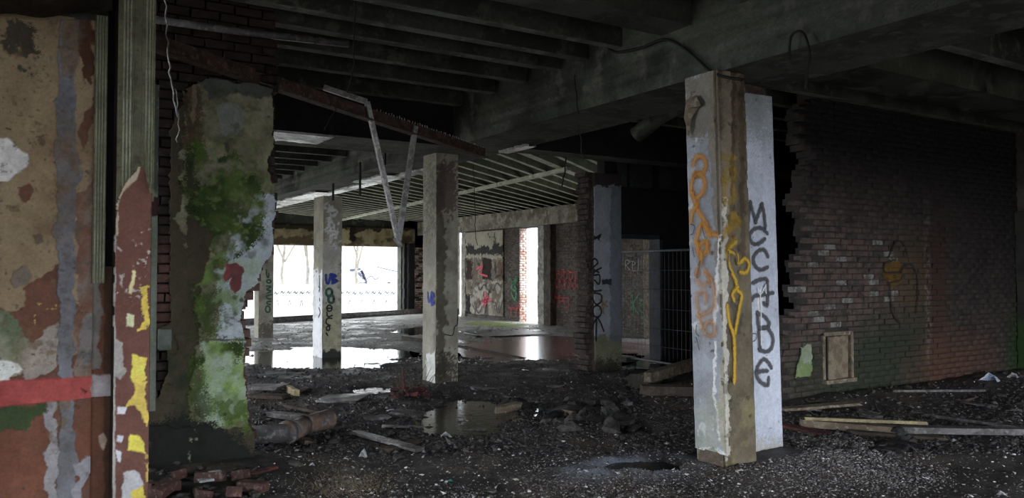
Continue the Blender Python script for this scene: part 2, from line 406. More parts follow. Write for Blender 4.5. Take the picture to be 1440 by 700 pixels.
def hgt(x, y):
    x = np.asarray(x, float); y = np.asarray(y, float); far = np.clip((y - 9) / 5, 0, 1)
    h = fbm(x * .8, y * .8, 0, 1) * .045 * (1 - .75 * far) + fbm(x * 4, y * 4, 0, 2) * .02 * (1 - .85 * far) + fbm(x * 17, y * 17, 0, 3, 3) * .010 * (1 - .85 * far)
    h = h + .015
    p = pudmask(x, y); w = np.clip(p * 3 + .5, 0, 1); h = h * (1 - w) + (-.035 + h * .35) * w
    sl = np.clip((x - 5.9) / .3, 0, 1) * np.clip((4.6 - x * .25 - y) / .3, 0, 1)          # flat wet slab bottom right
    h = h * (1 - sl) + sl * (-.005 + h * .08)
    gy = np.exp(-((y - 6.4) / .55) ** 2) * np.clip((2.2 - x) / .5, 0, 1); h = h + gy * .07      # rubble against the green wall
    rw = np.exp(-((y - 6.1) / .5) ** 2) * np.clip((x - 7.5) / 1, 0, 1); h = h + rw * .06
    return h
def H1(x, y): return float(hgt(np.array([x]), np.array([y]))[0])
def G(px, py, dz=0.):
    p = gp(px, py, 0.); h = H1(p.x, p.y); p = gp(px, py, h); return Vector((p.x, p.y, H1(p.x, p.y) + dz))
xs = np.concatenate([np.arange(-4, -.3, .3), np.arange(-.3, 9.5, .045), np.arange(9.5, 13.75, .08)])
ys = np.concatenate([np.arange(-3, 2.2, .3), np.arange(2.2, 9, .045), np.arange(9, 14, .07), np.arange(14, 28.3, .14)])
Xg, Yg = np.meshgrid(xs, ys); Hg = hgt(Xg, Yg)
fine = fbm(Xg * 30, Yg * 30, 0, 8, 2)
C = np.zeros(Xg.shape + (3,)); C[:] = (.052, .047, .046)
a = np.clip(fbm(Xg * 1.1, Yg * 1.1, 0, 41) * 3 + .4, 0, 1)[..., None]; C = C * (1 - a) + np.array((.032, .029, .03)) * a
a = np.clip(fbm(Xg * 2.3, Yg * 2.3, 0, 43) * 4 - .5, 0, 1)[..., None]; C = C * (1 - a) + np.array((.085, .068, .055)) * a
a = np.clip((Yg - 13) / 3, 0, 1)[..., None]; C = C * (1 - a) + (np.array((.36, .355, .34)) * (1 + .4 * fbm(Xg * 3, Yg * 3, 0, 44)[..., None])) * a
a = (np.clip(1 - np.hypot((Xg - 9.6) / 2.2, (Yg - 13.3) / 2.6), 0, .3) / .3 * np.clip(.8 + fbm(Xg * 2, Yg * 2, 0, 45) * 2, 0, 1))[..., None]; C = C * (1 - a) + np.array((.12, .045, .04)) * a
a = (np.clip(1 - np.hypot((Xg - 5.9) / 1.6, (Yg - 3.6) / 1.3), 0, .3) / .3 * .5)[..., None]; C = C * (1 - a) + np.array((.10, .088, .085)) * a
mo = gp(698, 457); a = np.clip(2.5 * (1 - np.hypot((Xg - mo.x) / 1.0, (Yg - mo.y) / 1.9)) + fbm(Xg * 3, Yg * 3, 0, 46), 0, 1)[..., None]; C = C * (1 - a) + np.array((.15, .20, .05)) * a
sl = (np.clip((Xg - 5.9) / .3, 0, 1) * np.clip((4.6 - Xg * .25 - Yg) / .3, 0, 1))[..., None]; C = C * (1 - sl) + np.array((.045, .046, .043)) * (1 + .5 * fbm(Xg * 4, Yg * 4, 0, 49)[..., None]) * sl
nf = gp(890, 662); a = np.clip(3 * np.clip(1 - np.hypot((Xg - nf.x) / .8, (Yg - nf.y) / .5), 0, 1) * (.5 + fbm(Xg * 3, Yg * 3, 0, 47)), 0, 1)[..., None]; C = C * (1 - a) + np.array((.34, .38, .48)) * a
C = C * (1 + .5 * fine[..., None])
idx = np.arange(Xg.size).reshape(Xg.shape)
q = np.stack([idx[:-1, :-1], idx[:-1, 1:], idx[1:, 1:], idx[1:, :-1]], -1).reshape(-1, 4)
m, t, b = newmat('damp_ground'); p = pos(t); at = nd(t, 'ShaderNodeAttribute', attribute_name='Col')
g = noise(t, p, 45, 5, .75); cc = mixc(t, 1., at.outputs['Color'], mixc(t, ramp(t, g, .3, .7), (.35, .35, .35), (1.75, 1.75, 1.75)), 'MULTIPLY')
cc = mixc(t, ramp(t, noise(t, p, 110, 2), .72, .76), cc, (.2, .19, .18)); t.links.new(cc, b.inputs['Base Color'])
mr = nd(t, 'ShaderNodeMapRange'); mr.inputs['From Min'].default_value = .38; mr.inputs['From Max'].default_value = .6; mr.inputs['To Min'].default_value = .38; mr.inputs['To Max'].default_value = .85
t.links.new(noise(t, p, 1.4, 6), mr.inputs['Value']); t.links.new(mr.outputs[0], b.inputs['Roughness']); b.inputs['Specular IOR Level'].default_value = .35
sx = nd(t, 'ShaderNodeSeparateXYZ'); t.links.new(p, sx.inputs[0])
bn = nd(t, 'ShaderNodeBump'); bn.inputs['Distance'].default_value = .02; t.links.new(noise(t, p, 38, 7, .8), bn.inputs['Height']); t.links.new(bn.outputs[0], b.inputs['Normal'])
mq = nd(t, 'ShaderNodeMapRange'); mq.inputs['From Min'].default_value = 8; mq.inputs['From Max'].default_value = 15; mq.inputs['To Min'].default_value = .8; mq.inputs['To Max'].default_value = .12
t.links.new(sx.outputs['Y'], mq.inputs['Value']); t.links.new(mq.outputs[0], bn.inputs['Strength'])
M['ground'] = m
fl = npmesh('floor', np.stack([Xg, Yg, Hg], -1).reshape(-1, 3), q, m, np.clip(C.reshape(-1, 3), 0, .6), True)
fl['kind'] = 'structure'
for lab, (cx, cy, a, b_), wm in PUD:         # water lies level; the ground rises through it
    n = 40; r = 1.45; mb = MB()
    pts = [(cx + (math.cos(t) * a * math.cos(YAW) + math.sin(t) * b_ * math.sin(YAW)) * r, cy + (-math.cos(t) * a * math.sin(YAW) + math.sin(t) * b_ * math.cos(YAW)) * r, -.012) for t in [k * 2 * math.pi / n for k in range(n)]]
    pts = [(min(x, 13.2), y, z) for x, y, z in pts]
    mb.add(pts, [tuple(range(n))]); tag(mb.obj('puddle', M[wm]), lab, 'puddle')

# ---- ceiling: slab with joists and edge
CZ = 4.1
mb = MB(); mb.box(-4.2, 13.7, FRONT_Y - .3, 28.0, CZ, CZ + .25)
ceil = mb.obj('ceiling', M['deck']); ceil['kind'] = 'structure'
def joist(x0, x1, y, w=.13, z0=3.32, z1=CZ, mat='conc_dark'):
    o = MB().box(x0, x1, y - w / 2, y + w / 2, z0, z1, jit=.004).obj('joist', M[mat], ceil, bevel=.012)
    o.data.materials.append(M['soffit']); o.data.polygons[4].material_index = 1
for y in (5.95, 6.48, 6.98, 7.62, 8.32, 9.15): joist(.2, 4.94, y, z0=3.75)
for k in range(4): joist(.2, 4.94, 4.4 - k * .7, z0=3.75); joist(5.8, 13.3, 4.2 - k * .8, z0=3.72)
for k in range(21): joist(.2, 4.94, 11.0 + k * .8, .10, 3.6)
for k in range(5): joist(5.8, 13.3, 6.3 + k * .62, z0=3.75)
# skew joists of the far bay
dx_, dy_ = .793, .609
for k in range(38):
    y0 = 9.75 + (k - 8) * .5
    a = Vector((5.8, y0, 3.45)); tlen = 7.45 / dx_
    b_ = a + Vector((dx_, dy_, 0)) * tlen
    if a.y < 9.7:
        s = (9.7 - a.y) / dy_; a = a + Vector((dx_, dy_, 0)) * s
    if b_.y > 27.4:
        b_ = a + Vector((dx_, dy_, 0)) * ((27.4 - a.y) / dy_)
    if (b_ - a).length < .5 or b_.x < a.x: continue
    wide = abs(a.y - 9.75) < .01
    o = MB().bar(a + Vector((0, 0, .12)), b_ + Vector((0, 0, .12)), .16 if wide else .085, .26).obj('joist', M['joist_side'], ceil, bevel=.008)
    o.data.materials.append(M['joist'])  # pale lit undersides against shaded sides, light and shade by colour
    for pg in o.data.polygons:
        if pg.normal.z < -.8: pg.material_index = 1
a = gp(800, 237, 3.34); b_ = gp(477, 310, 3.34)
tag(MB().bar(gp(800, 237, 3.42), gp(479, 309.5, 3.42), .12, .07).obj('ceiling_batten', M['joist'], None, bevel=.01), 'pale batten fixed across the slatted far ceiling joists', 'batten')

# ---- beams
def beam(name, label, box, mats, cuts=(), seed=0, res=.09, amp=.012):
    """concrete beam as a displaced lattice with board-mark grooves; bottom gets its own material"""
    x0, x1, y0, y1, z0, z1 = box; vs = []; fs = []; n0 = 0; mi = []
    def face(P0, du, dv, nu, nv, nrm, m_):
        nonlocal n0
        U, V_ = np.meshgrid(np.linspace(0, 1, nu), np.linspace(0, 1, nv))
        P = np.asarray(P0) + U[..., None] * np.asarray(du) + V_[..., None] * np.asarray(dv)
        edge = np.minimum(np.minimum(U, 1 - U) * np.linalg.norm(du), np.minimum(V_, 1 - V_) * np.linalg.norm(dv)); e = np.clip(edge / .05, 0, 1)
        N = fbm(P[..., 0] * 2.2, P[..., 1] * 2.2, P[..., 2] * 5, 60 + seed) * amp - np.clip(fbm(P[..., 0] * 1.3, P[..., 1] * 1.3, P[..., 2] * 2, 66 + seed) - .25, 0, 1) * .05
        Lc = np.abs(((P[..., 2] - z0) / .17) % 1 - .5); N = N - (Lc > .44) * .008
        P = P + (N * e)[..., None] * np.asarray(nrm)
        ii = np.arange(nu * nv).reshape(nv, nu) + n0; vs.append(P.reshape(-1, 3))
        qq = np.stack([ii[:-1, :-1], ii[:-1, 1:], ii[1:, 1:], ii[1:, :-1]], -1).reshape(-1, 4); fs.append(qq); mi.append(np.full(len(qq), m_)); n0 += nu * nv
    nx = max(2, int((x1 - x0) / res)); ny = max(2, int((y1 - y0) / res)); nz = max(2, int((z1 - z0) / (res * .35)))
    face((x0, y1, z0), (0, y0 - y1, 0), (0, 0, z1 - z0), ny, nz, (-1, 0, 0), 0)
    face((x1, y0, z0), (0, y1 - y0, 0), (0, 0, z1 - z0), ny, nz, (1, 0, 0), 0)
    face((x0, y0, z0), (x1 - x0, 0, 0), (0, 0, z1 - z0), nx, nz, (0, -1, 0), 0)
    face((x1, y1, z0), (x0 - x1, 0, 0), (0, 0, z1 - z0), nx, nz, (0, 1, 0), 0)
    face((x0, y1, z0), (x1 - x0, 0, 0), (0, y0 - y1, 0), nx, ny, (0, 0, -1), 1)
    o = npmesh(name, np.concatenate(vs), np.concatenate(fs), mats[0], None, True)
    o.data.materials.append(mats[1]); o.data.polygons.foreach_set('material_index', np.concatenate(mi).astype(np.int32))
    return tag(o, label, 'beam')
beam('main_beam', 'massive dark concrete main beam running over the row of columns', (4.94, 5.8, FRONT_Y, 27.6, 3.25, CZ), (M['conc_beam'], M['beam_under']))
def glare_strip(parent, x0, x1, y0, y1, z, ax, seed):  # thin strip added under beam; whitewash with reflected daylight in its pale colour
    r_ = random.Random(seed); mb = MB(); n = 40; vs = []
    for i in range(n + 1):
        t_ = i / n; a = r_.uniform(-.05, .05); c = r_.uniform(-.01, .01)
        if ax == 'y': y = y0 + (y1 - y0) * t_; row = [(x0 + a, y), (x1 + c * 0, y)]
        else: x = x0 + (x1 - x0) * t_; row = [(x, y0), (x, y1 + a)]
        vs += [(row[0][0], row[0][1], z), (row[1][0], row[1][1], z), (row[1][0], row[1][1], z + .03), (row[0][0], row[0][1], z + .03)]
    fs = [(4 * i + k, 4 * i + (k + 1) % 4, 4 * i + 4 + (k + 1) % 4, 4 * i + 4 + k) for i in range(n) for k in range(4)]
    mb.add(vs, fs); o = mb.obj('flaking_whitewash_glare', M['whitewash_shine'], parent); o['label'] = 'wet whitewashed strip added under the beam, pale for its reflected daylight'
mbm = bpy.data.objects['main_beam']
glare_strip(mbm, 5.58, 5.82, 11.4, 21.5, 3.225, 'y', 1); glare_strip(mbm, 5.66, 5.82, 8.7, 9.4, 3.225, 'y', 2); glare_strip(mbm, 5.34, 5.7, 12.7, 14.1, 3.228, 'y', 4); glare_strip(mbm, 5.3, 5.7, 16.2, 19.6, 3.228, 'y', 5)
beam('cross_beam', 'sooty concrete cross beam right overhead, meeting the main beam above the white column, left half', (-.2, 4.94, 4.97, 5.34, 3.72, CZ), (M['conc_beam'], M['conc_beam']), seed=4)
beam('cross_beam', 'sooty concrete cross beam running right from the top of the white column over the dark brick wall', (5.8, 13.3, 4.97, 5.7, 3.70, CZ), (M['conc_beam'], M['conc_beam']), seed=5)
beam('cross_beam', 'cross beam with wet whitewash and painted reflection underneath, behind the mossy wall', (.2, 4.94, 9.36, 10.4, 3.25, CZ), (M['soot'], M['beam_under']), seed=6)
glare_strip(bpy.data.objects['cross_beam.002'], .3, 3.3, 9.38, 10.0, 3.225, 'x', 3)
beam('cross_beam', 'black soot covered cross beam above the scrawled grey pier and doorway', (5.8, 13.3, 9.3, 9.7, 3.3, CZ), (M['soot'], M['beam_under']), seed=7)
# fascia above the open side behind the photographer
mb = MB(); mb.box(-4, 13.7, FRONT_Y - .3, FRONT_Y, FRONT_H, CZ); o = mb.obj('trim_1', M['conc_dark']); o['kind'] = 'structure'

# ---- brick field helper
BW, BH, BG = .225, .075, .010
def brick_mesh(name, w, h, d, mat, seed):
    r = random.Random(seed); mb = MB(); j = .0035
    vs = []
    for x in (-1, 1):
        for z in (-1, 1):
            vs.append((x * (w / 2) + r.uniform(-j, j), 0 + d, z * (h / 2) + r.uniform(-j, j)))
    c = .006
    for x in (-1, 1):
        for z in (-1, 1):
            vs.append((x * (w / 2) + r.uniform(-j, j), c, z * (h / 2) + r.uniform(-j, j)))
    for x in (-1, 1):
        for z in (-1, 1):
            vs.append((x * (w / 2 - c) + r.uniform(-j, j) * .5, r.uniform(-.004, .002), z * (h / 2 - c) + r.uniform(-j, j) * .5))
    def ring(a, b_): return [(a + 0, b_ + 0, b_ + 1, a + 1), (a + 1, b_ + 1, b_ + 3, a + 3), (a + 3, b_ + 3, b_ + 2, a + 2), (a + 2, b_ + 2, b_ + 0, a + 0)]
    fs = ring(0, 4) + ring(4, 8) + [(8, 10, 11, 9), (0, 1, 3, 2)]
    mb.add(vs, fs); return mb.mesh(name, mat)
def bricks(wall, ax, plane, u0, u1, z0, z1, mat, d=.04, part=lambda u, z: False, skip=lambda u, z, w: False, limit=300, seed=1, backing=None, lose=.0, sgn=-1, jd=.006, special=None, smat=None):
    """one brick per object where part() says so (up to limit), the rest joined; sgn: which way the face looks"""
    r = random.Random(seed); meshes = [brick_mesh('brick', BW - BG, BH - BG, d, mat, k) for k in range(6)]; heads = [brick_mesh('brick', BW / 2 - BG, BH - BG, d, mat, 20 + k) for k in range(3)]
    sp_meshes = [brick_mesh('brick', BW - BG, BH - BG, d, smat, 70 + k) for k in range(4)] if special else []
    rest_v = []; rest_f = []; nn = 0; cnt = 0; row = 0; z = z0
    tmpl = {}
    for me in meshes + heads + sp_meshes: tmpl[me] = (np.array([v.co[:] for v in me.vertices]), np.array([p.vertices[:] for p in me.polygons]))
    inst = []
    while z < z1 - BH * .5:
        u = u0 - (BW / 2 if row % 2 else 0)
        while u < u1:
            w = BW; a0 = max(u, u0); a1 = min(u + w, u1)
            if a1 - a0 > .05 and r.random() > lose and not skip((a0 + a1) / 2, z + BH / 2, a1 - a0):
                me = r.choice(meshes) if a1 - a0 > .16 else r.choice(heads)
                full = (BW if me not in heads else BW / 2)
                if special and special(u, z) > r.random() and a1 - a0 > .16: me = r.choice(sp_meshes)
                inst.append(((a0 + a1) / 2, z + BH / 2, (a1 - a0) / full, me, r.uniform(-jd, jd * .6), r.uniform(-.012, .012)))
            u += BW
        z += BH; row += 1
    inst.sort(key=lambda i: 0 if part(i[0], i[1]) else 1)
    for (uu, zz, sx, me, dd, rot) in inst:
        if ax == 'y': loc = (uu, plane + sgn * -1 * 0 + dd * 1, zz); rzz = 0 if sgn < 0 else math.pi
        else: loc = (plane + dd, uu, zz); rzz = R(-90) if sgn < 0 else R(90)
        if part(uu, zz) and cnt < limit:
            o = link('brick', me, wall); o.location = loc; o.rotation_euler = (0, rot, rzz); o.scale = (sx, 1, 1); cnt += 1
        else:
            Vt, Ft = tmpl[me]; A = np.array(Matrix.Rotation(rzz, 3, 'Z') @ Matrix.Rotation(rot, 3, 'Y'))
            rest_v.append((Vt * (sx, 1, 1)) @ A.T + np.array(loc)); rest_f.append(Ft + nn); nn += len(Vt)
    if rest_v:
        o = npmesh('brickwork', np.concatenate(rest_v), np.concatenate(rest_f), mat, None, False, wall); o['kind'] = 'stuff'
def struct(name, mb, mat): o = mb.obj(name, mat); o['kind'] = 'structure'; return o

# ---- right dark brick wall, y = 6.35
RW = PL('y', 6.35)
def bl(px, py, rx, ry, col, pl=RW, **kw):
    u, z = pl.uv(px, py); u2, _ = pl.uv(px + rx, py); _, z2 = pl.uv(px, py - ry); return (pl.ax, u, z, abs(u2 - u), abs(z2 - z), col, kw)
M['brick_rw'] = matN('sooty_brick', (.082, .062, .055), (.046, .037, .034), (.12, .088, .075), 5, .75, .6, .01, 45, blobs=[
    bl(1180, 390, 110, 100, (.16, .105, .09), n=.3, soft=.6, gate=(6, .45, .6), amt=.8),
    bl(1290, 395, 36, 55, (.13, .085, .03), n=.35, soft=.5, amt=.6),
    bl(1215, 530, 90, 60, (.028, .038, .022), n=.3, soft=.5, amt=.8),
    bl(1270, 500, 70, 60, (.032, .042, .025), n=.3, soft=.5, amt=.75),
    bl(1318, 390, 16, 130, (.09, .035, .024), n=.2, soft=.5, amt=.7),
    bl(1340, 505, 50, 38, (.12, .055, .035), n=.35, soft=.5, amt=.8),
    bl(1304, 360, 4, 130, (.30, .29, .26), n=.2, soft=.5, gate=(12, .48, .55), amt=.6),
    bl(1428, 500, 12, 70, (.035, .06, .02), n=.2, soft=.4),
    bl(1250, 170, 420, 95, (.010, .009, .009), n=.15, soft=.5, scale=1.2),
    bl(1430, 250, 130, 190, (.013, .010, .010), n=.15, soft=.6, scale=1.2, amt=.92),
])
M['brick_white'] = matN('chalky_brick', (.24, .225, .21), (.11, .10, .09), (.32, .3, .28), 9, .8, .6, .01, 45)
M['mortar_rw'] = matN('sooty_mortar', (.05, .043, .04), (.03, .027, .026), None, 3, .9, .6, .01, 60)
RX0, RX1 = 7.95, 13.3
def rw_left(z):                                  # ragged broken left edge
    return 8.12 + .10 * math.sin(z * 7) + .06 * math.sin(z * 17 + 1) - (.42 if z < .85 else .28 if z < 1.15 else .12 if z < 1.4 else 0) 
mb = MB()
zz = 0
while zz < CZ:
    mb.box(rw_left(zz + .04) + .09, RX1, 6.362, 6.56, zz, min(zz + BH, CZ)); zz += BH
wr = struct('wall_right', mb, M['mortar_rw'])
hu0, hz1 = RW.uv(1157, 468); hu1, hz0 = RW.uv(1195, 532)
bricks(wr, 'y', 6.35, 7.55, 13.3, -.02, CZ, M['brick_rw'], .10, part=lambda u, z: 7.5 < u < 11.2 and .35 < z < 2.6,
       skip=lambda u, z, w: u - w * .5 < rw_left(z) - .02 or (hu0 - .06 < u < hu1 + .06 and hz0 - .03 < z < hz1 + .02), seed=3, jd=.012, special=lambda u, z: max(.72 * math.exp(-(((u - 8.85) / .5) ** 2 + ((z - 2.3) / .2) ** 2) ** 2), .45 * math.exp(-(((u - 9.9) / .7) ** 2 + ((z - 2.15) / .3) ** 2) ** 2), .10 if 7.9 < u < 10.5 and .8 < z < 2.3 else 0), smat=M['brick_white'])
# ---- wall closing the right side
o = struct('wall_far_right', MB().box(13.3, 13.6, -2, 4.0, 0, CZ).box(13.3, 13.6, 4.0, 11.2, 0, CZ).box(13.3, 13.6, 13.9, 19.75, 0, CZ).box(13.3, 13.6, 20.85, 24.55, 0, CZ).box(13.3, 13.6, 25.25, 27.9, 0, CZ)
    .box(13.3, 13.6, 11.2, 13.9, 2.6, CZ).box(13.3, 13.6, 19.75, 20.85, 2.9, CZ).box(13.3, 13.6, 24.55, 25.25, 3.0, CZ), matN('far_render', (.12, .11, .095), (.07, .06, .05), None, 2, .85, .5, .01, 30))
wfr = o
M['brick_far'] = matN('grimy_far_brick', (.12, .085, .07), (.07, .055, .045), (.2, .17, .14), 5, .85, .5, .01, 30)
M['brick_lit'] = matN('daylit_brick', (.62, .5, .46), (.45, .27, .22), (.75, .7, .66), 3, .85, .5, .01, 30)  # paler copy of far brick, outside light put into its colour
bricks(wfr, 'x', 13.3, 14.0, 18.9, 0, 3.0, M['brick_far'], .04, seed=9)
bricks(wfr, 'x', 13.3, 20.86, 21.75, 0, 2.95, M['brick_far'], .04, seed=10, part=lambda u, z: False)
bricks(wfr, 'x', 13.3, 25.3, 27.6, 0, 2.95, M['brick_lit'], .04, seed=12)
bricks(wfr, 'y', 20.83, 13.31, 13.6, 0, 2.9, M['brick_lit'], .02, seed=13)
bricks(wfr, 'x', 13.3, 6.6, 11.1, 0, 3.0, M['brick_far'], .04, seed=14)
# spandrel and posts on that wall
beam('edge_beam', 'stained pale concrete edge beam over the far right hand openings', (13.02, 13.42, 14.5, 27.6, 2.92, 3.42), (matN('stained_concrete', (.28, .26, .21), (.15, .13, .10), (.36, .34, .28), 1.6, .85, .6, .01, 25), M['beam_under']), seed=9)
def post(name, label, x0, x1, y0, y1, z1, mat, cat='post'):
    mb = MB(); n = 14
    for k in range(n):
        a = z1 * k / n; c = z1 * (k + 1) / n
        mb.box(x0 + random.uniform(-.01, .01), x1 + random.uniform(-.01, .01), y0 + random.uniform(-.008, .008), y1 + random.uniform(-.008, .008), a, c + .01)
    return tag(mb.obj(name, mat, bevel=.01), label, cat)
M['pale_conc'] = matN('pale_concrete', (.36, .35, .31), (.22, .21, .18), (.45, .44, .4), 3, .85, .5, .01, 30)
post('door_post', 'slim pale post on the left side of the blotched far plaster panel', 13.24, 13.5, 24.2, 24.5, 2.95, M['pale_conc'])
post('door_post', 'pale worn post right of the tall bright side opening', 13.22, 13.5, 19.3, 19.7, 2.95, M['pale_conc'])
post('door_post', 'dark slim post beside the red lettered far brickwork', 13.1, 13.34, 18.85, 19.2, 3.0, M['darkwood'])
# blotched plaster panel
PP = PL('x', 13.26)
pn = painted('plaster_panel', PP, 21.72, 24.2, .12, 2.9, .022, (K(125, 115, 98, 1.7), K(70, 55, 45, 1.6)), [
    (rectpoly(655, 320, 735, 352), K(150, 145, 128, 1.7), .02, dict(amp=.05)),
    (rectpoly(655, 345, 735, 358), K(50, 50, 46, 1.4), .01, dict(amp=.10, freq=4)),
    (rectpoly(655, 358, 735, 364), K(150, 145, 128, 1.7), .02, dict(amp=.06)),
    (rectpoly(678, 363, 691, 393), K(48, 28, 24, 1.3), .0, dict(amp=.03)),
    (rectpoly(700, 366, 718, 400), K(100, 80, 62, 1.6), .012, dict(amp=.05)),
    (rectpoly(656, 366, 664, 392), K(50, 30, 25, 1.3), .0, dict(amp=.05)),
    (None, K(45, 42, 38, 1.2), None, dict(cut=(5, .28), a=.8)),
    (rectpoly(660, 395, 712, 445), K(150, 142, 128, 1.7), .015, dict(amp=.05, cut=(4, -.05))),
    (rectpoly(655, 415, 662, 448), K(25, 24, 22, 1.2), -.01, dict(amp=.05)),
], wfr, thick=.03)
strokes('graffiti', PP, [[(684, 412), (682, 430), (688, 418), (678, 424), (692, 422)], [(672, 378), (680, 374), (676, 384), (686, 388)]], .12, M['s_pink'], wfr, .04)
strokes('graffiti', PP, [[(668, 404), (672, 398), (676, 408), (682, 400), (686, 408)], [(690, 400), (695, 408), (700, 398), (706, 404)], [(668, 425), (674, 440), (680, 430)], [(698, 425), (703, 440), (708, 422)]], .05, M['s_black'], wfr, .045)
FR = PL('x', 13.28)
strokes('graffiti', FR, [[(719, 392), (724, 400), (728, 390), (720, 404), (727, 408), (722, 396)], [(720, 412), (725, 422), (727, 412)]], .10, M['s_green'], wfr, .03)
strokes('graffiti', FR, [[(717, 432), (727, 434), (731, 430)], [(720, 434), (720, 442)], [(728, 432), (727, 442)]], .12, M['s_red'], wfr, .03)
L = []
for k in range(5):
    x = 779 + k * 7.5; L += [[(x, 380), (x + 1, 405)], [(x, 381), (x + 5, 384), (x + 4, 392), (x, 394)], [(x + 2, 394), (x + 6, 405)]]
L += [[(778, 418), (800, 419)], [(782, 412), (781, 433)], [(788, 414), (787, 433)], [(788, 426), (794, 422), (795, 434)], [(801, 420), (800, 433)]]
strokes('graffiti', FR, L, .07, M['s_red'], wfr, .03)
strokes('graffiti', FR, [[(890, 413), (892, 440)], [(899, 414), (892, 428), (899, 441)], [(902, 430), (908, 424), (902, 422), (902, 438), (908, 438)], [(911, 412), (911, 438)], [(914, 412), (915, 440)], [(903, 445), (908, 448), (905, 455)]], .05, M['s_green'], wfr, .03)
strokes('graffiti', FR, [[(881, 378), (881, 366), (887, 368), (882, 373), (888, 380)], [(891, 373), (895, 370), (891, 368), (891, 380), (896, 380)], [(899, 364), (899, 380)], [(903, 366), (903, 381)]], .04, M['s_white'], wfr, .03)
# graffiti on the right wall
strokes('graffiti', RW, [Z2(1080, 340, 2.8, (500, 80), (465, 100), (460, 130), (500, 150), (490, 160)), Z2(1080, 340, 2.8, (470, 120), (520, 110), (510, 150), (480, 158))], .16, M['s_dorange'], wr, .018)
strokes('graffiti', RW, [Z2(1080, 340, 2.8, (495, 70), (455, 85), (460, 120), (520, 120), (515, 150), (465, 162)), Z2(1080, 340, 2.8, (520, 120), (530, 95), (560, 90), (580, 130), (585, 200), (580, 280)),
                         Z2(1080, 340, 2.8, (475, 170), (480, 240), (490, 290), (515, 318)), Z2(1080, 340, 2.8, (470, 60), (500, 0), (530, 10), (545, 60))], .028, M['s_black'], wr, .02)
painted('plaster_patch', RW, *[RW.uv(1116, 490)[0], RW.uv(1143, 490)[0]], RW.uv(1125, 534)[1], RW.uv(1125, 483)[1], .006, (K(120, 126, 114, 2.6), K(84, 98, 62, 2.4)), [
    (rectpoly(1112, 508, 1145, 540), K(92, 108, 66, 2.4), None, dict(amp=.06, soft=.02))], wr,
    keep=lambda U, Z: pmask(RW, [(1126, 486), (1139, 484), (1141, 505), (1138, 530), (1118, 533), (1120, 510)], U, Z, .02, 10), thick=.02).location = (0, -.03, 0)
post('corner_jamb', 'pale edged jamb with green algae at the right end of the dark wall', 13.2, 13.3, 6.18, 6.34, 2.5, matN('jamb', (.06, .06, .05), (.04, .04, .035), None, 3, .8, .4, .01, 30, blobs=[bl(1430, 500, 30, 50, (.035, .075, .02))]), 'jamb')

# ---- far back wall, y = 27.6
Yb = 27.6
bk = struct('wall_back', MB().box(12.35, 13.3, Yb, Yb + .35, 0, CZ).box(-.5, 13.3, Yb, Yb + .35, 2.48, CZ).box(-.5, 2.0, Yb, Yb + .35, 0, CZ), M['conc_dark'])
bricks(bk, 'y', Yb, 12.75, 13.3, 0, 2.48, M['brick_lit'], .03, seed=22)
BP = PL('y', Yb - .05)
painted('spandrel_plaster', BP, 5, 12.9, 2.48, 3.2, .035, (K(150, 138, 100, 1.5), K(105, 88, 60, 1.4)), [
    (rectpoly(380, 333, 600, 347), K(95, 80, 58, 1.3), .0, dict(amp=.12, freq=3, cut=(2, -.1))),
    (rectpoly(380, 312, 600, 323), K(60, 48, 38, 1.2), .0, dict(amp=.1, freq=2)),
    (rectpoly(492, 318, 500, 340), K(45, 30, 25, 1.2), -.01, dict(amp=.03)),
    (rectpoly(475, 322, 492, 342), K(165, 155, 110, 1.5), .02, dict(amp=.04))], bk, thick=.05)
for k, (a, c) in enumerate([(567, 571), (574, 582)]):
    p0 = vy(a, 440, Yb - .3).x; p1 = vy(c, 440, Yb - .3).x
    post('steel_post', ['thin black steel post at the right edge of the wide back opening', 'thick black steel post beside the outside-lit far brickwork'][k], p0, p1, Yb - .38, Yb - .2, 2.6, M['soot'])

# ---- partition with doorway behind the wire fence, y = 10.3
YP = 10.3; dA, dB = 8.47, 9.41
wp = struct('wall_partition', MB().box(8.25, dA - .06, YP, YP + .2, 0, CZ).box(dA - .06, dB + .06, YP, YP + .2, 2.2, CZ).box(dB + .06, 13.3, YP, YP + .2, 0, CZ), M['soot'])
DPl = PL('y', YP)
door = struct('door_1', MB().box(dA - .07, dA, YP - .05, YP + .22, 0, 2.2).box(dB, dB + .07, YP - .05, YP + .22, 0, 2.2).box(dA - .07, dB + .07, YP - .05, YP + .22, 2.13, 2.2), matN('dark_frame', (.045, .05, .06), (.03, .032, .038), None, 4, .6, .3, .01, 40))
for a, c in ((867, 880), (884, 915), (925, 962)):
    u0, _ = DPl.uv(a, 240); u1, _ = DPl.uv(c, 240)
    MB().box(u0, u1, YP - .04, YP + .02, 3.0, 3.5).obj('transom_panel', matN('transom', (.05, .055, .052), (.035, .036, .034), None, 3, .7, .3, .01, 30), wp, bevel=.01)
post('timber_pier', 'rough brick and timber pier inside the room seen through the doorway', 12.6, 13.0, 13.95, 14.3, 2.6, M['wood'], 'pier')

# ---- columns
def column(name, label, x0, x1, y0, y1, z1, parts, res=.02, zb=-.05):
    t = thing(name, label, 'column', (0, 0, 0)); return t
def face_layers(): return []
def col_solid(t, x0, x1, y0, y1, z0, z1, leftL, frontL, base, res=.012, name=('left_face', 'front_face'), mat=None):
    """left face looks -x, front face looks -y, both carry painted relief; a core closes the body"""
    MB().box(x0 + .012, x1 - .001, y0 + .012, y1, z0, z1).obj('core', M['pale_conc'], t)
    painted(name[0], PL('x', x0), y0, y1, z0, z1, res, base, leftL, t, mat=mat, thick=0, rough_amp=.006)
    painted(name[1], PL('y', y0), x0, x1, z0, z1, res, base, frontL, t, mat=mat, thick=0, rough_amp=.006)
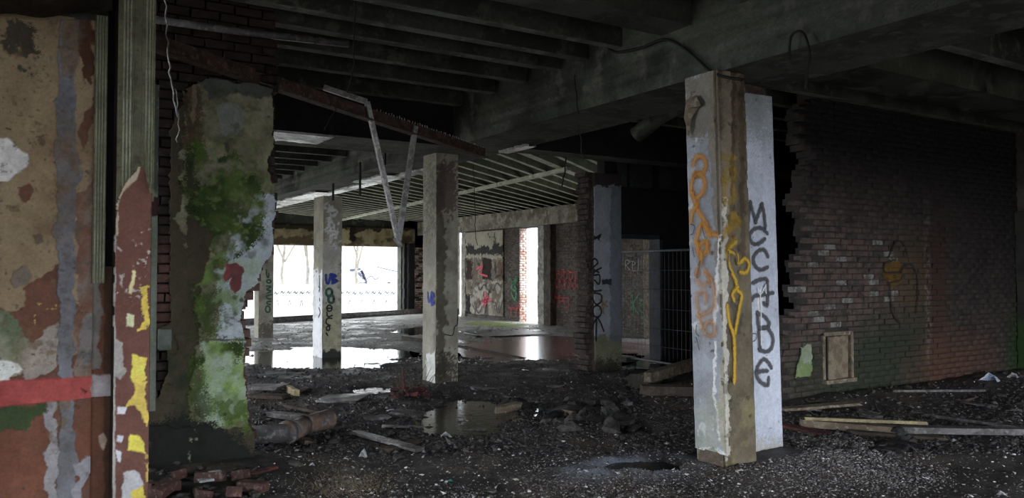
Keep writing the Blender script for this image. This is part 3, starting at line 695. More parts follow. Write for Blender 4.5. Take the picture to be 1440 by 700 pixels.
# near column -------------------------------------------------------
NX0, NX1, NY0, NY1 = 4.94, 5.28, 4.60, 4.95
t = thing('concrete_column', 'big near column, white left face with orange scrawl and bare brown corner with yellow scrawl', 'column')
LEAN = 12.
def lean_thing(t):                    # the column and its pier stand slightly out of plumb
    base = Matrix.Translation((5.3, 4.8, 0)); t.matrix_world = base @ Matrix.Rotation(-.0225 * LEAN / 12, 4, Vector((math.sin(YAW), math.cos(YAW), 0))) @ base.inverted()
lean_thing(t)
PLf = PL('x', NX0, LEAN); PLr = PL('y', NY0, LEAN)
PLf.lim = (NY0 + .005, NY1 - .008); PLr.lim = (NX0 + .005, NX1)
brn = (K(98, 88, 70, 2.), K(74, 66, 52, 2))
whi = K(140, 145, 155, 2.1)
MB().box(NX0 + .02, NX1, NY0 + .02, NY1, -.05, 3.26).obj('core', M['pale_conc'], t)
painted('left_face', PLf, NY0 - .004, NY1, .10, 3.26, .007, (whi, K(120, 122, 128, 2.1)), [
    (rectpoly(960, 100, 1030, 190), K(110, 100, 78, 2), .0, dict(amp=.05, soft=.03, a=.75)),
    ([(1000, 90), (1030, 90), (1030, 420), (1008, 400), (1003, 300), (996, 200)], K(122, 112, 98, 2.), -.006, dict(amp=.02, freq=8, a=.8)),
    ([(1012, 360), (1030, 360), (1030, 660), (1015, 640), (1010, 560), (1014, 480)], K(158, 152, 136, 2.), -.004, dict(amp=.02, freq=9)),
    ([(1009, 330), (1012, 330), (1008, 450), (1005, 470), (1004, 440)], K(225, 222, 210, 2.), .006, dict(amp=.012)),
    ([(1004, 480), (1007, 480), (1008, 560), (1016, 620), (1012, 620), (1004, 560)], K(200, 200, 196, 2.), .004, dict(amp=.012)),
    (rectpoly(980, 560, 1016, 640), K(140, 145, 120, 2.), None, dict(amp=.05, soft=.04, a=.55)),
    (rectpoly(975, 628, 1030, 650), K(200, 200, 202, 2.), .008, dict(amp=.01, cut=(20, -.15))),
    (None, K(70, 62, 55, 2.), -.006, dict(cut=(16, .44), a=.8)),
    (None, K(190, 195, 205, 2.), .003, dict(cut=(7, .38), a=.6)),
], t, thick=.02, rough_amp=.004)
painted('front_face', PLr, NX0 - .004, NX1 + .01, -.05, 3.26, .007, brn, [
    (rectpoly(1015, 90, 1030, 300), K(120, 110, 92, 2.), .006, dict(amp=.015, soft=.01)),
    ([(1016, 280), (1022, 280), (1024, 660), (1016, 660)], K(165, 160, 148, 2.), .008, dict(amp=.02)),
    (rectpoly(1028, 90, 1034, 300), K(62, 48, 34, 2.), -.004, dict(amp=.015, a=.7)),
    (rectpoly(1040, 90, 1048, 360), K(66, 54, 40, 2.), -.006, dict(amp=.02, a=.7)),
    (rectpoly(1018, 500, 1062, 660), K(70, 64, 44, 2.), None, dict(cut=(7, 0.1), amp=.03, a=.6)),
    (rectpoly(1018, 560, 1062, 660), K(105, 98, 62, 2.), None, dict(cut=(6, 0.1), amp=.03, a=.6)),
    (None, K(48, 42, 34, 2.), -.008, dict(cut=(13, .40), a=.7)),
    (rectpoly(1020, 420, 1058, 470), K(60, 58, 52, 2.), None, dict(cut=(9, 0.05), a=.7)),
], t, thick=.02, rough_amp=.005)
MB().box(NX0 - .005, NX0 + .2, NY0 + .03, NY1 - .03, -.04, .11).obj('plinth_block', M['wood'], t, bevel=.01)['label'] = 'wooden block under the white face'
# peeling rag of paint
mb = MB()
rag = [(968, 140), (985, 133), (992, 148), (983, 150), (978, 165), (974, 190), (970, 182), (968, 165)]
rv = [PLf.P(*PLf.uv(*q), .02 + .03 * abs(math.sin(i * 2.1))) for i, q in enumerate(rag)]
cx_ = PLf.P(*PLf.uv(977, 152), .07); mb.add(rv + [cx_], [(i, (i + 1) % 8, 8) for i in range(8)])
o = mb.obj('peeling_paint_flap', M['wood'], t); s_ = o.modifiers.new('s', 'SOLIDIFY'); s_.thickness = .006
z1 = lambda *p: Z2(955, 200, 4.67, *p)
z2 = lambda *p: Z2(960, 340, 4.67, *p)
strokes('graffiti', PLf, [z1((100, 130), (120, 95), (155, 90), (180, 120), (182, 165), (155, 200), (115, 208)),
    z1((110, 205), (85, 280), (100, 345), (130, 355), (170, 310), (175, 250), (150, 205), (112, 208)),
    z1((95, 330), (115, 400), (135, 450), (180, 520), (215, 590), (275, 608)), z1((125, 410), (95, 450), (80, 510)),
    z1((120, 640), (145, 545), (170, 535), (205, 600)), z1((135, 700), (150, 660), (190, 650), (195, 700)),
    z2((100, 0), (120, 80), (160, 60), (170, 10)), z2((130, 70), (125, 130))], .085, M['s_orange'], t, .014)
strokes('graffiti', PLf, [z2((100, 250), (140, 280), (190, 240), (160, 190)), z2((160, 200), (205, 270), (218, 380), (195, 440), (120, 478)),
    z2((105, 430), (100, 350), (140, 325), (165, 350), (158, 385)), z2((115, 480), (150, 590), (205, 608), (222, 560), (185, 515), (150, 550))], .085, M['s_orange2'], t, .0135)
strokes('graffiti', PLf, [z2((100, 175), (92, 205), (105, 215), (112, 180))], .05, M['s_orange'], t, .015)
strokes('graffiti', PLf, [z1((85, 530), (110, 545), (100, 590), (85, 600)), z1((160, 560), (180, 620)), z2((110, 150), (125, 120), (100, 230)), z2((98, 620), (118, 700)), z2((100, 540), (98, 590), (115, 610)), z2((75, 30), (85, 90))], .014, M['s_grey'], t, .016)
strokes('graffiti', PLr, [z1((290, 100), (350, 100)), z1((300, 240), (300, 180), (350, 172), (355, 235), (285, 245)), z1((290, 290), (290, 380), (350, 372), (350, 310)), z1((350, 480), (300, 600)), z1((350, 480), (385, 530), (300, 580)), z1((350, 640), (310, 700))], .10, M['s_yellow2'], t, .014)
strokes('graffiti', PLr, [z2((340, 0), (290, 60), (300, 160), (340, 250), (350, 310)), z2((300, 60), (345, 80), (360, 140), (400, 110), (430, 150), (410, 200), (375, 200)),
    z2((350, 300), (320, 340), (330, 378)), z2((355, 320), (380, 350), (365, 430), (350, 520), (332, 610)), z2((285, 420), (300, 530), (325, 600), (335, 700)),
    [(1031, 488), (1031.5, 505), (1031, 536)]], .052, M['s_yellow'], t, .015)
strokes('graffiti', PLr, [z2((350, 130), (345, 80), (320, 50)), z2((290, 60), (290, 160), (310, 200))], .02, M['s_grey'], t, .016)
# white pier joined to it -------------------------------------------
t2 = thing('white_pier', 'smooth white pier right of the brown column, charcoal letters MCC7De down it', 'pier')
lean_thing(t2); PQ = PL('y', 4.78, LEAN); PQ.lim = (NX1, 5.835)
MB().box(NX1, 5.84, 4.79, 5.05, .02, 3.16).obj('core', M['pale_conc'], t2)
painted('front_face', PQ, NX1, 5.845, .02, 3.16, .01, (K(165, 170, 184, 2.), K(150, 156, 170, 2)), [
    (rectpoly(1040, 120, 1100, 200), K(120, 128, 124, 2.), None, dict(amp=.05, soft=.08, a=.6)),
    (rectpoly(1040, 618, 1100, 645), K(140, 136, 130, 2.), None, dict(amp=.03, soft=.03, a=.8)),
    (None, K(90, 90, 92, 2.), None, dict(cut=(25, .5), a=.8)),
    ([(1066, 408), (1072, 406), (1072, 470), (1068, 490)], K(215, 220, 228, 2.), .002, dict(amp=.012)),
    (rectpoly(1038, 100, 1043, 640), K(120, 116, 100, 2.), -.006, dict(amp=.012))], t2, thick=.015, rough_amp=.003)
MB().box(NX1, 5.82, 4.83, 5.05, 3.15, 3.26).obj('head_block', M['brick_end'], t2)
m1 = lambda *p: Z2(1040, 270, 4.67, *p); m2 = lambda *p: Z2(1040, 400, 4.67, *p)
strokes('graffiti', PQ, [m1((50, 235), (56, 150), (66, 72)), m1((66, 72), (84, 140), (100, 200)), m1((100, 200), (122, 140), (142, 85)), m1((142, 85), (156, 150), (165, 235)),
    m1((175, 275), (140, 242), (90, 248), (62, 290), (80, 338), (120, 343), (158, 315)), m1((180, 425), (160, 388), (122, 388), (88, 430), (94, 480), (130, 515), (175, 500)),
    m1((85, 600), (120, 582), (172, 578), (178, 620), (180, 690)), m2((75, 105), (95, 78), (150, 72), (212, 60)), m2((175, 60), (178, 140), (155, 128)),
    m2((112, 190), (120, 300), (130, 430)), m2((115, 195), (160, 215), (190, 265), (160, 290), (125, 290)), m2((125, 290), (175, 290), (213, 350), (205, 420), (170, 445), (125, 430)),
    m2((202, 548), (180, 512), (150, 495), (115, 540), (106, 590), (130, 640), (178, 665), (185, 620)), m2((108, 580), (140, 572), (175, 570))], .052, M['s_grey'], t2, .008)
strokes('graffiti', PQ, [m2((50, 330), (100, 325), (103, 360), (75, 375), (50, 335)), m1((175, 590), (150, 640), (170, 690))], .012, M['s_grey'], t2, .009)
strokes('graffiti', PQ, [m2((115, 30), (130, 70), (160, 20)), m2((130, 60), (135, 180), (138, 400)), m2((165, 10), (168, 60))], .02, spray('white_drip', (.75, .77, .8), .3, .9), t2, .010)
# row columns ---------------------------------------------------------
cb = (K(110, 106, 94, 3.1), K(88, 85, 76, 3.1))
def rowcol(label, x0, x1, y0, y1, z1, left_extra=(), front_extra=(), wet=.3):
    t = thing('concrete_column', label, 'column')
    zb = -.06
    L0 = [(None, K(75, 72, 62, 3), None, dict(cut=(3, .25), a=.5)), *left_extra]
    Fx = [(None, K(78, 74, 64, 3), None, dict(cut=(3, .22), a=.5)), *front_extra]
    col_solid(t, x0, x1, y0, y1, zb, z1, L0, Fx, cb, .02)
    return t
c2 = rowcol('grey square column nearest after the big white one, blue letters UB on its narrow side', 5.03, 5.38, 10.05, 10.47, 3.26,
    [(rectpoly(600, 230, 615, 330), K(75, 76, 66, 3), None, dict(amp=.1, soft=.1, a=.8)), (rectpoly(600, 495, 615, 545), K(150, 150, 145, 3), .008, dict(amp=.03))],
    [(rectpoly(612, 230, 626, 545), K(66, 62, 50, 3), .01, dict(amp=.03)), (rectpoly(612, 230, 645, 300), K(60, 46, 42, 3), .0, dict(amp=.08, soft=.05, a=.8)),
     (rectpoly(612, 500, 645, 545), K(42, 36, 30, 2.5), None, dict(amp=.08, soft=.08, a=.85))])
P2 = PL('x', 5.03)
strokes('graffiti', P2, [Z2(340, 360, 3.5, (918, 180), (920, 215), (928, 222), (935, 185)), Z2(340, 360, 3.5, (938, 180), (936, 235)), Z2(340, 360, 3.5, (938, 180), (950, 195), (938, 208), (950, 225), (938, 240))], .05, M['s_blue'], c2, .012)
strokes('crack', PL('y', 10.05), [Z2(560, 340, 3.5, (228, 455), (265, 458), (275, 420), (290, 400), (293, 330))], .018, M['s_black'], c2, .012)
c3_ = rowcol('white and yellowish column standing in the puddle, blue UB over a dark looping scrawl', 4.84, 5.2, 14.3, 14.85, 2.98,
    [(rectpoly(440, 380, 456, 505), K(165, 168, 172, 3), .01, dict(amp=.06))],
    [(rectpoly(453, 340, 480, 440), K(135, 132, 125, 3), None, dict(amp=.08, a=.8)), (rectpoly(452, 430, 480, 492), K(122, 120, 95, 3), None, dict(amp=.08, soft=.05, a=.8)),
     (rectpoly(452, 493, 480, 510), K(48, 48, 46, 2), None, dict(amp=.04)), (rectpoly(462, 290, 470, 345), K(150, 150, 150, 3), .01, dict(amp=.08))])
P3 = PL('y', 14.3); g3 = lambda *p: Z2(440, 360, 4.67, *p)
strokes('graffiti', P3, [g3((84, 125), (88, 170), (102, 176), (114, 120)), g3((125, 120), (128, 176)), g3((125, 120), (150, 130), (128, 148), (158, 162), (128, 178))], .06, M['s_blue'], c3_, .012)
strokes('graffiti', P3, [Z2(440, 360, 4.67, *ell(105, 238, 20, 25)), Z2(440, 360, 4.67, *ell(118, 282, 18, 26))], .06, M['s_dgreen'], c3_, .012)
strokes('graffiti', P3, [Z2(440, 360, 4.67, *ell(107, 342, 17, 20)), g3((90, 342), (124, 342)), g3((90, 368), (96, 396), (125, 390)), g3((122, 408), (92, 410), (86, 440), (112, 455)), Z2(440, 360, 4.67, *ell(98, 474, 11, 14)), g3((86, 505), (96, 520))], .035, M['s_black'], c3_, .013)
strokes('graffiti', PL('x', 4.84), [g3((46, 130), (48, 190)), g3((44, 200), (50, 215), (44, 230)), g3((48, 280), (50, 320)), g3((44, 340), (52, 370), (42, 400))], .05, M['s_black'], c3_, .012)
c4 = rowcol('furthest column of the row, half hidden by the mossy wall, dark green scrawl down it', 4.86, 5.2, 18.9, 19.3, 2.98, (),
    [(rectpoly(360, 455, 390, 480), K(60, 56, 48, 3), None, dict(amp=.08, soft=.06, a=.8))])
P4 = PL('y', 18.9); g4 = lambda *p: Z2(350, 350, 5.38, *p)
strokes('graffiti', P4, [g4((130, 160), (135, 205), (146, 215), (150, 185)), Z2(350, 350, 5.38, *ell(150, 245, 16, 12)), g4((135, 280), (165, 285), (135, 305), (165, 318), (138, 335)), g4((168, 345), (135, 355), (140, 375), (165, 378)), g4((165, 395), (138, 400), (140, 415), (160, 420)), Z2(350, 350, 5.38, *ell(142, 455, 17, 24))], .045, M['s_dgreen'], c4, .012)
# scrawled grey pier ----------------------------------------------------
t = thing('grey_pier', 'grey rendered pier beside the doorway, tall black scrawl down its face, broken brick side', 'pier')
Mx0, My0 = 7.74, 9.92
MB().box(Mx0, 8.28, My0 + .012, 10.35, -.05, 3.14).obj('core', M['brick_end'], t)
PM = PL('y', My0)
painted('front_face', PM, Mx0 - .0, 8.285, -.05, 3.14, .012, (K(104, 107, 112, 3.0), K(90, 92, 95, 3)), [
    (rectpoly(820, 180, 875, 262), K(38, 30, 28, 2.5), None, dict(amp=.05, a=.95)),
    (rectpoly(822, 472, 875, 530), K(84, 82, 56, 2.6), None, dict(amp=.04, a=.85)), (rectpoly(822, 505, 875, 530), K(45, 42, 36, 2.2), None, dict(amp=.05, soft=.05, a=.9)),
    (rectpoly(858, 262, 880, 480), K(70, 76, 84, 2.6), None, dict(amp=.02, a=.7)), (rectpoly(830, 332, 846, 338), K(30, 30, 28, 2), -.006, dict(amp=.03)), (rectpoly(846, 392, 860, 400), K(40, 42, 50, 2), None, dict(amp=.01))], t, thick=.02, rough_amp=.006)
r = random.Random(5); PMx = PL('x', Mx0)
meB = [brick_mesh('brick', .30 - .012, .085 - .012, .16, M['brick_end'], 40 + k) for k in range(4)]
zz = 0.02
while zz < 3.1:
    o = link('brick', r.choice(meB), t); o.location = (Mx0 - .10 + r.uniform(-.045, .03) * (1 if zz > .7 else 1.6) + (.02 if zz > .9 else .0), My0 + .22, zz + .04); o.rotation_euler = (0, r.uniform(-.03, .03), R(-90)); o.rotation_euler = (r.uniform(-.04, .04), 0, R(-90)); zz += .085
mu = lambda *p: Z2(780, 320, 3.18, *p)
strokes('graffiti', PM, [mu((162, 190), (165, 150), (180, 140), (190, 158), (168, 182), (195, 200)), mu((205, 180), (178, 195), (172, 212), (198, 212), (196, 252), (176, 235)), mu((166, 250), (170, 282), (206, 280)),
    mu((176, 292), (204, 300), (206, 330), (182, 342), (168, 318)), Z2(780, 320, 3.18, *ell(187, 374, 20, 26)), mu((186, 400), (172, 430), (163, 455)), mu((190, 402), (205, 430), (217, 462)), mu((186, 400), (184, 450), (183, 505))], .036, M['s_black'], t, .014)
strokes('graffiti', PM, [mu((212, 310), (215, 380)), mu((200, 325), (232, 350)), mu((198, 365), (230, 330))], .06, spray('dull_star', (.42, .25, .06), .7, .7), t, .013)

# ---- mossy wall, y = 6.6 ------------------------------------------------
GY = 6.6; GW = PL('y', GY)
outer = [(394, -30), (394, 121), (393, 190), (394, 307), (389, 340), (389, 362), (381, 366), (370, 384), (370, 408), (356, 423), (351, 447), (356, 478), (366, 487), (351, 503), (353, 541), (350, 560), (356, 590), (364, 612), (360, 660), (360, 720)]
OU = sorted([(GW.uv(x, y)[1], GW.uv(x, y)[0]) for x, y in outer])
oz = np.array([a for a, _ in OU]); ou = np.array([b_ for _, b_ in OU])
def gedge(z): return float(np.interp(z, oz, ou))
gw0 = -1.2
mb = MB(); zz = 0
while zz < CZ:
    mb.box(gw0, gedge(zz + .04) - .06, GY + .075, GY + .24, zz - .05, min(zz + BH, CZ)); zz += BH
gw = struct('wall_left', mb, M['soot'])
M['brick_gw'] = matN('dark_damp_brick', (.03, .017, .015), (.02, .012, .011), (.04, .026, .023), 4, .85, .6, .01, 45, blobs=[
    bl(365, 450, 40, 130, (.16, .095, .08), pl=GW, n=.3, soft=.5, amt=.8), bl(232, 400, 14, 60, (.10, .05, .04), pl=GW, n=.3, soft=.5)])
meG = [brick_mesh('brick', BW - BG, BH - BG, .22, M['brick_gw'], 60 + k) for k in range(5)]
r = random.Random(8); zz = 0; row = 0
while zz < CZ - .05:
    e = gedge(zz + .04); u = e - r.uniform(0, .035)
    k = 0
    while u > .45:
        w = BW if not (k == 0 and row % 2) else BW / 2
        o = link('brick', r.choice(meG), gw); o.location = (u - w / 2, GY + .03 + r.uniform(-.008, .008) + (r.uniform(-.01, .02) if k == 0 else 0), zz + BH / 2); o.scale = (w / BW, 1, 1)
        o.rotation_euler = (0, r.uniform(-.02, .02) * (2 if k == 0 else 1), r.uniform(-.05, .05) if k == 0 else 0)
        u -= w; k += 1
    zz += BH; row += 1
plast = [(262, 125), (285, 112), (300, 108), (330, 118), (345, 116), (383, 123), (384, 207), (376, 225), (376, 240), (385, 260), (388, 300), (383, 314), (384, 340), (381, 359), (367, 375), (362, 397), (345, 412), (336, 450), (345, 478), (340, 516), (347, 548), (350, 590), (358, 610), (356, 720), (205, 720), (205, 500), (222, 560), (236, 520), (236, 500), (226, 470), (226, 460), (240, 455), (238, 300), (240, 180), (258, 140)]
g_light = K(150, 158, 165, 1.9); g_green = K(62, 82, 24, 1.9); g_dk = K(36, 50, 15, 1.9)
gp_ = [(268, 478), (345, 478)]
painted('plaster', GW, GW.uv(200, 400)[0], GW.uv(396, 400)[0], .0, 3.16, .0065, (K(66, 58, 42, 1.7), K(52, 50, 34, 1.7)), [
    ([(262, 120), (385, 100), (395, 330), (340, 460), (350, 600), (262, 600), (275, 480), (285, 400), (250, 310), (255, 250)], K(112, 108, 86, 1.9), .022, dict(amp=.02, c2=K(92, 90, 66, 1.8))),
    ([(258, 120), (282, 112), (284, 205), (262, 215)], K(70, 50, 36, 1.8), .02, dict(amp=.02, soft=.012, a=.85)),
    ([(268, 112), (274, 112), (276, 170), (270, 175)], K(120, 105, 85, 1.8), .02, dict(amp=.01, a=.7)),
    ([(280, 108), (384, 108), (384, 138), (320, 132), (290, 140)], K(66, 70, 66, 1.8), .024, dict(amp=.015, a=.9)),
    ([(302, 150), (338, 148), (342, 180), (330, 200), (308, 190)], K(100, 104, 102, 1.9), .024, dict(amp=.02, soft=.006, a=.8)),
    ([(360, 280), (395, 270), (392, 345), (366, 378), (345, 410), (330, 380), (312, 360), (322, 340), (338, 318)], g_light, .028, dict(amp=.018, c2=K(135, 142, 150, 1.9))),
    ([(300, 380), (345, 360), (366, 360), (366, 420), (335, 450), (345, 480), (342, 560), (320, 570), (300, 560), (310, 420)], g_light, .028, dict(amp=.02, c2=K(130, 145, 128, 1.9))),
    ([(306, 292), (338, 290), (340, 328), (325, 330), (308, 312)], K(150, 156, 160, 1.8), .03, dict(amp=.014)),
    ([(282, 480), (345, 482), (350, 590), (300, 600), (275, 560)], K(135, 150, 130, 1.9), .026, dict(amp=.02, soft=.01, c2=K(110, 135, 70, 1.9))),
    # moss
    ([(262, 200), (280, 190), (290, 230), (330, 210), (350, 240), (366, 250), (372, 290), (366, 330), (345, 350), (310, 370), (290, 340), (262, 310), (256, 250)], g_green, .032, dict(amp=.02, soft=.012, c2=g_dk, cut=(7, -.35), cs=3)),
    ([(262, 205), (276, 205), (276, 300), (262, 300)], K(28, 34, 12, 1.8), .026, dict(amp=.015, soft=.012, a=.85)),
    ([(272, 380), (330, 340), (322, 385), (302, 420), (300, 470), (275, 470)], g_green, .03, dict(amp=.018, soft=.02, c2=K(88, 108, 48, 2), cut=(9, -.3), cs=3)),
    ([(285, 410), (305, 405), (305, 470), (282, 472)], g_dk, .03, dict(amp=.02, soft=.02, a=.7)),
    ([(300, 405), (330, 410), (340, 440), (325, 475), (300, 470)], K(95, 115, 70, 2), None, dict(amp=.02, soft=.02, cut=(10, 0.), a=.8)),
    ([(268, 478), (345, 478), (342, 500), (320, 515), (275, 512)], g_green, .03, dict(amp=.018, soft=.02, cut=(9, -.2), cs=3, c2=g_dk)),
    ([(262, 500), (280, 500), (300, 580), (275, 590), (262, 560)], g_green, None, dict(amp=.02, soft=.02, a=.8, c2=g_dk)),
    ([(300, 560), (345, 550), (352, 590), (360, 612), (335, 600), (310, 590)], g_green, None, dict(amp=.02, soft=.02, a=.85, cut=(10, -.15))),
    (rectpoly(266, 476.5, 346, 478.5), K(70, 72, 50, 1.8), .018, dict(amp=.004)),
    ([(255, 125), (385, 125), (392, 340), (340, 400), (262, 400)], K(62, 66, 36, 1.8), None, dict(cut=(11, .12), cs=4, a=.6)),
    ([(268, 200), (380, 200), (380, 330), (268, 330)], K(88, 104, 50, 1.9), None, dict(cut=(24, .12), cs=5, a=.55)),
    ([(282, 480), (350, 480), (352, 600), (282, 600)], K(70, 92, 34, 1.8), None, dict(cut=(8, .02), cs=3, a=.6)),
    ([(262, 400), (345, 400), (345, 480), (262, 480)], K(52, 66, 28, 1.8), None, dict(cut=(18, .18), cs=5, a=.7)),
    # crimson patch
    ([(318, 372), (332, 368), (342, 380), (338, 405), (330, 412), (322, 400), (324, 390), (316, 396), (310, 392)], K(118, 40, 46, 1.9), .031, dict(amp=.008, c2=K(95, 55, 55, 1.8))),
    # left lower brown-green render and dark foot
    (rectpoly(205, 470, 262, 600), K(48, 52, 34, 1.6), .014, dict(amp=.02, cut=(6, -.2), c2=K(66, 60, 44, 1.6))),
    ([(205, 600), (255, 585), (300, 590), (345, 620), (362, 640), (362, 720), (205, 720)], K(27, 30, 28, 1.7), None, dict(amp=.025, soft=.014, a=.96)),
    ([(264, 600), (272, 600), (272, 655), (266, 660)], K(120, 118, 100, 1.7), .02, dict(amp=.02, cut=(14, -.05))),
    ([(262, 300), (300, 330), (285, 395), (262, 400)], K(62, 54, 40, 1.7), .016, dict(amp=.01)),
    (None, K(52, 44, 34, 1.7), None, dict(cut=(14, .5), a=.8)),
], gw, keep=lambda U, Z: pmask(GW, plast, U, Z, .008, 18), thick=.03, mat=M['paint'], rough_amp=.006)
# grey box remains and pale jamb strip
MB().box(*sorted([GW.uv(222, 480)[0], GW.uv(240, 480)[0]]), GY - .05, GY + .03, *sorted([GW.uv(230, 492)[1], GW.uv(230, 462)[1]])).obj('cast_patch', matN('grey_patch', (.16, .18, .16), (.1, .12, .1), None, 5, .8, .3, .01, 40), gw, bevel=.01)
painted('jamb_strip', PL('y', GY - .12), PL('y', GY - .12).uv(211, 300)[0], PL('y', GY - .12).uv(222, 300)[0], .55, 3.0, .008, (K(105, 110, 100, 1.8), K(80, 95, 70, 1.7)), [
    (rectpoly(205, 100, 225, 270), K(62, 64, 58, 1.7), None, dict(amp=.02, a=.9)), (rectpoly(205, 275, 225, 305), K(50, 30, 26, 1.7), None, dict(amp=.01))], gw, thick=.05)

# ---- left foreground wall, y = 4.5 ------------------------------------------
LY = 4.5; LW = PL('y', LY)
lw = struct('wall_front_left', MB().box(-4, LW.uv(131, 300)[0], LY + .02, LY + .3, -.05, CZ).box(LW.uv(131, 300)[0], LW.uv(150, 300)[0], LY + .05, LY + .3, -.05, CZ), M['conc_dark'])
tan = K(128, 110, 82, 2.); brown = K(90, 57, 42, 1.9); grey = K(86, 85, 88, 2.)
painted('painted_plaster', LW, -.35, LW.uv(132, 300)[0], .35, 2.86, .004, (tan, K(112, 92, 66, 2)), [
    (rectpoly(-40, -20, 60, 14), K(120, 68, 40, 2), .004, dict(amp=.008)),
    ([(-40, 20), (20, 20), (52, 40), (62, 95), (40, 108), (0, 85), (-40, 80)], K(62, 55, 44, 2), .0, dict(amp=.02, soft=.006, cut=(12, -.02))),
    ([(-60, 440), (40, 430), (35, 405), (60, 385), (84, 370), (84, 520), (50, 540), (-60, 530), (10, 500)], brown, -.004, dict(amp=.012)),
    ([(-60, 520), (-60, 760), (165, 760), (165, 500), (110, 500)], brown, -.004, dict(amp=.01, c2=K(98, 58, 40, 1.9))),
    ([(-60, 420), (20, 440), (45, 470), (50, 500), (30, 525), (-60, 540)], K(130, 128, 108, 2), .002, dict(amp=.015, c2=K(85, 95, 70, 2))),
    ([(30, 500), (60, 465), (80, 455), (82, 518), (40, 535)], K(128, 118, 108, 2), .002, dict(amp=.012)),
    ([(-60, 508), (15, 510), (28, 520), (12, 534), (-60, 540)], K(180, 180, 175, 2), .004, dict(amp=.01)),
    ([(105, 20), (132, 20), (132, 120), (122, 110), (112, 80)], K(70, 42, 28, 2), -.004, dict(amp=.012)),
    ([(106, 270), (132, 250), (132, 540), (106, 540)], K(98, 66, 50, 2), -.003, dict(amp=.012, c2=K(110, 95, 85, 2))),
    ([(112, 180), (132, 130), (132, 180), (120, 210)], brown, -.004, dict(amp=.012)),
    ([(108, 470), (132, 430), (130, 510), (112, 515)], K(105, 98, 96, 2), .0, dict(amp=.015)),
    # grey vertical run of bare filler
    ([(80, 30), (112, 28), (110, 70), (106, 110), (108, 160), (106, 190), (112, 230), (106, 300), (105, 380), (104, 540), (104, 600), (108, 760), (70, 760), (82, 620), (84, 540), (82, 380), (76, 350), (80, 300), (78, 190), (84, 110)], grey, .006, dict(amp=.010, c2=K(98, 98, 104, 2))),
    ([(84, 28), (112, 28), (108, 100), (88, 110)], K(100, 82, 62, 2), .006, dict(amp=.008, a=.8)),
    ([(64, 550), (80, 560), (82, 760), (60, 760), (68, 640)], K(120, 116, 118, 2), .0, dict(amp=.014)),
    ([(104, 650), (120, 640), (138, 650), (132, 668), (120, 665), (112, 690), (124, 760), (100, 760)], K(125, 122, 128, 2), .006, dict(amp=.014)),
    ([(-60, 195), (8, 196), (22, 208), (40, 215), (43, 228), (34, 242), (10, 255), (-60, 258)], K(186, 182, 178, 2), -.006, dict(amp=.008)),
    ([(28, 262), (40, 258), (48, 272), (40, 285), (30, 280)], brown, -.003, dict(amp=.008)),
    (rectpoly(42, 188, 66, 232), K(70, 58, 44, 2), None, dict(cut=(28, .18), a=.8)),
    (rectpoly(40, 425, 82, 460), K(170, 140, 60, 2), None, dict(cut=(34, .38), a=.8)),
    ([(16, 378), (34, 374), (44, 386), (38, 400), (22, 404), (12, 392)], K(98, 88, 78, 2), .008, dict(amp=.008, a=.9)),
    ([(50, 330), (60, 328), (62, 340), (52, 346)], K(85, 74, 60, 2), .004, dict(amp=.006, a=.9)),
    (None, K(92, 74, 52, 2), None, dict(cut=(10, .36), a=.7)),
    (None, K(60, 46, 36, 2), None, dict(cut=(36, .52), a=.8)),
    (rectpoly(-60, 20, 132, 520), K(74, 62, 48, 2), None, dict(cut=(55, .30), cs=5, a=.6)),
    (rectpoly(-60, 20, 132, 520), K(96, 72, 48, 2), None, dict(cut=(5, .10), cs=2, a=.55)),
    (rectpoly(70, 20, 132, 760), K(70, 66, 62, 2), None, dict(cut=(22, .22), cs=4, a=.5)),
    # dark green under the band
    ([(-60, 575), (60, 570), (62, 582), (40, 590), (36, 604), (-60, 610)], K(48, 62, 34, 2), .002, dict(amp=.01, soft=.003)),
    # red band
    ([(-60, 538.5), (165, 526.5), (165, 556), (-60, 577)], K(158, 64, 58, 1.8), .010, dict(amp=.002, c2=K(140, 54, 50, 1.8))),
    ([(132, 528), (165, 526), (165, 556), (128, 559), (126, 545)], K(142, 132, 132, 2), .010, dict(amp=.008)),
    ([(110, 543), (122, 548), (128, 541), (120, 552)], K(70, 30, 28, 2), .008, dict(amp=.003)),
], lw, thick=.02, rough_amp=.003)
# continuation of the wall right of the grey run up to the post
u0 = LW.uv(131, 300)[0]; u1 = LW.uv(161, 300)[0]
painted('painted_plaster', PL('y', LY + .03), u0 - .004, u1 + .02, .35, 1.62, .004, (K(92, 56, 38, 2.), K(82, 50, 36, 2)), [
    (rectpoly(126, 300, 142, 520), K(100, 94, 88, 2), .004, dict(amp=.01)),
    (rectpoly(146, 300, 175, 760), K(62, 42, 30, 2), .0, dict(amp=.006)),
    ([(120, 526), (175, 525), (175, 556), (120, 559)], K(140, 132, 134, 2), .012, dict(amp=.006)),
    ([(138, 612), (146, 608), (150, 618), (145, 632), (140, 626)], K(140, 120, 105, 2), .004, dict(amp=.004))], lw, thick=.03)
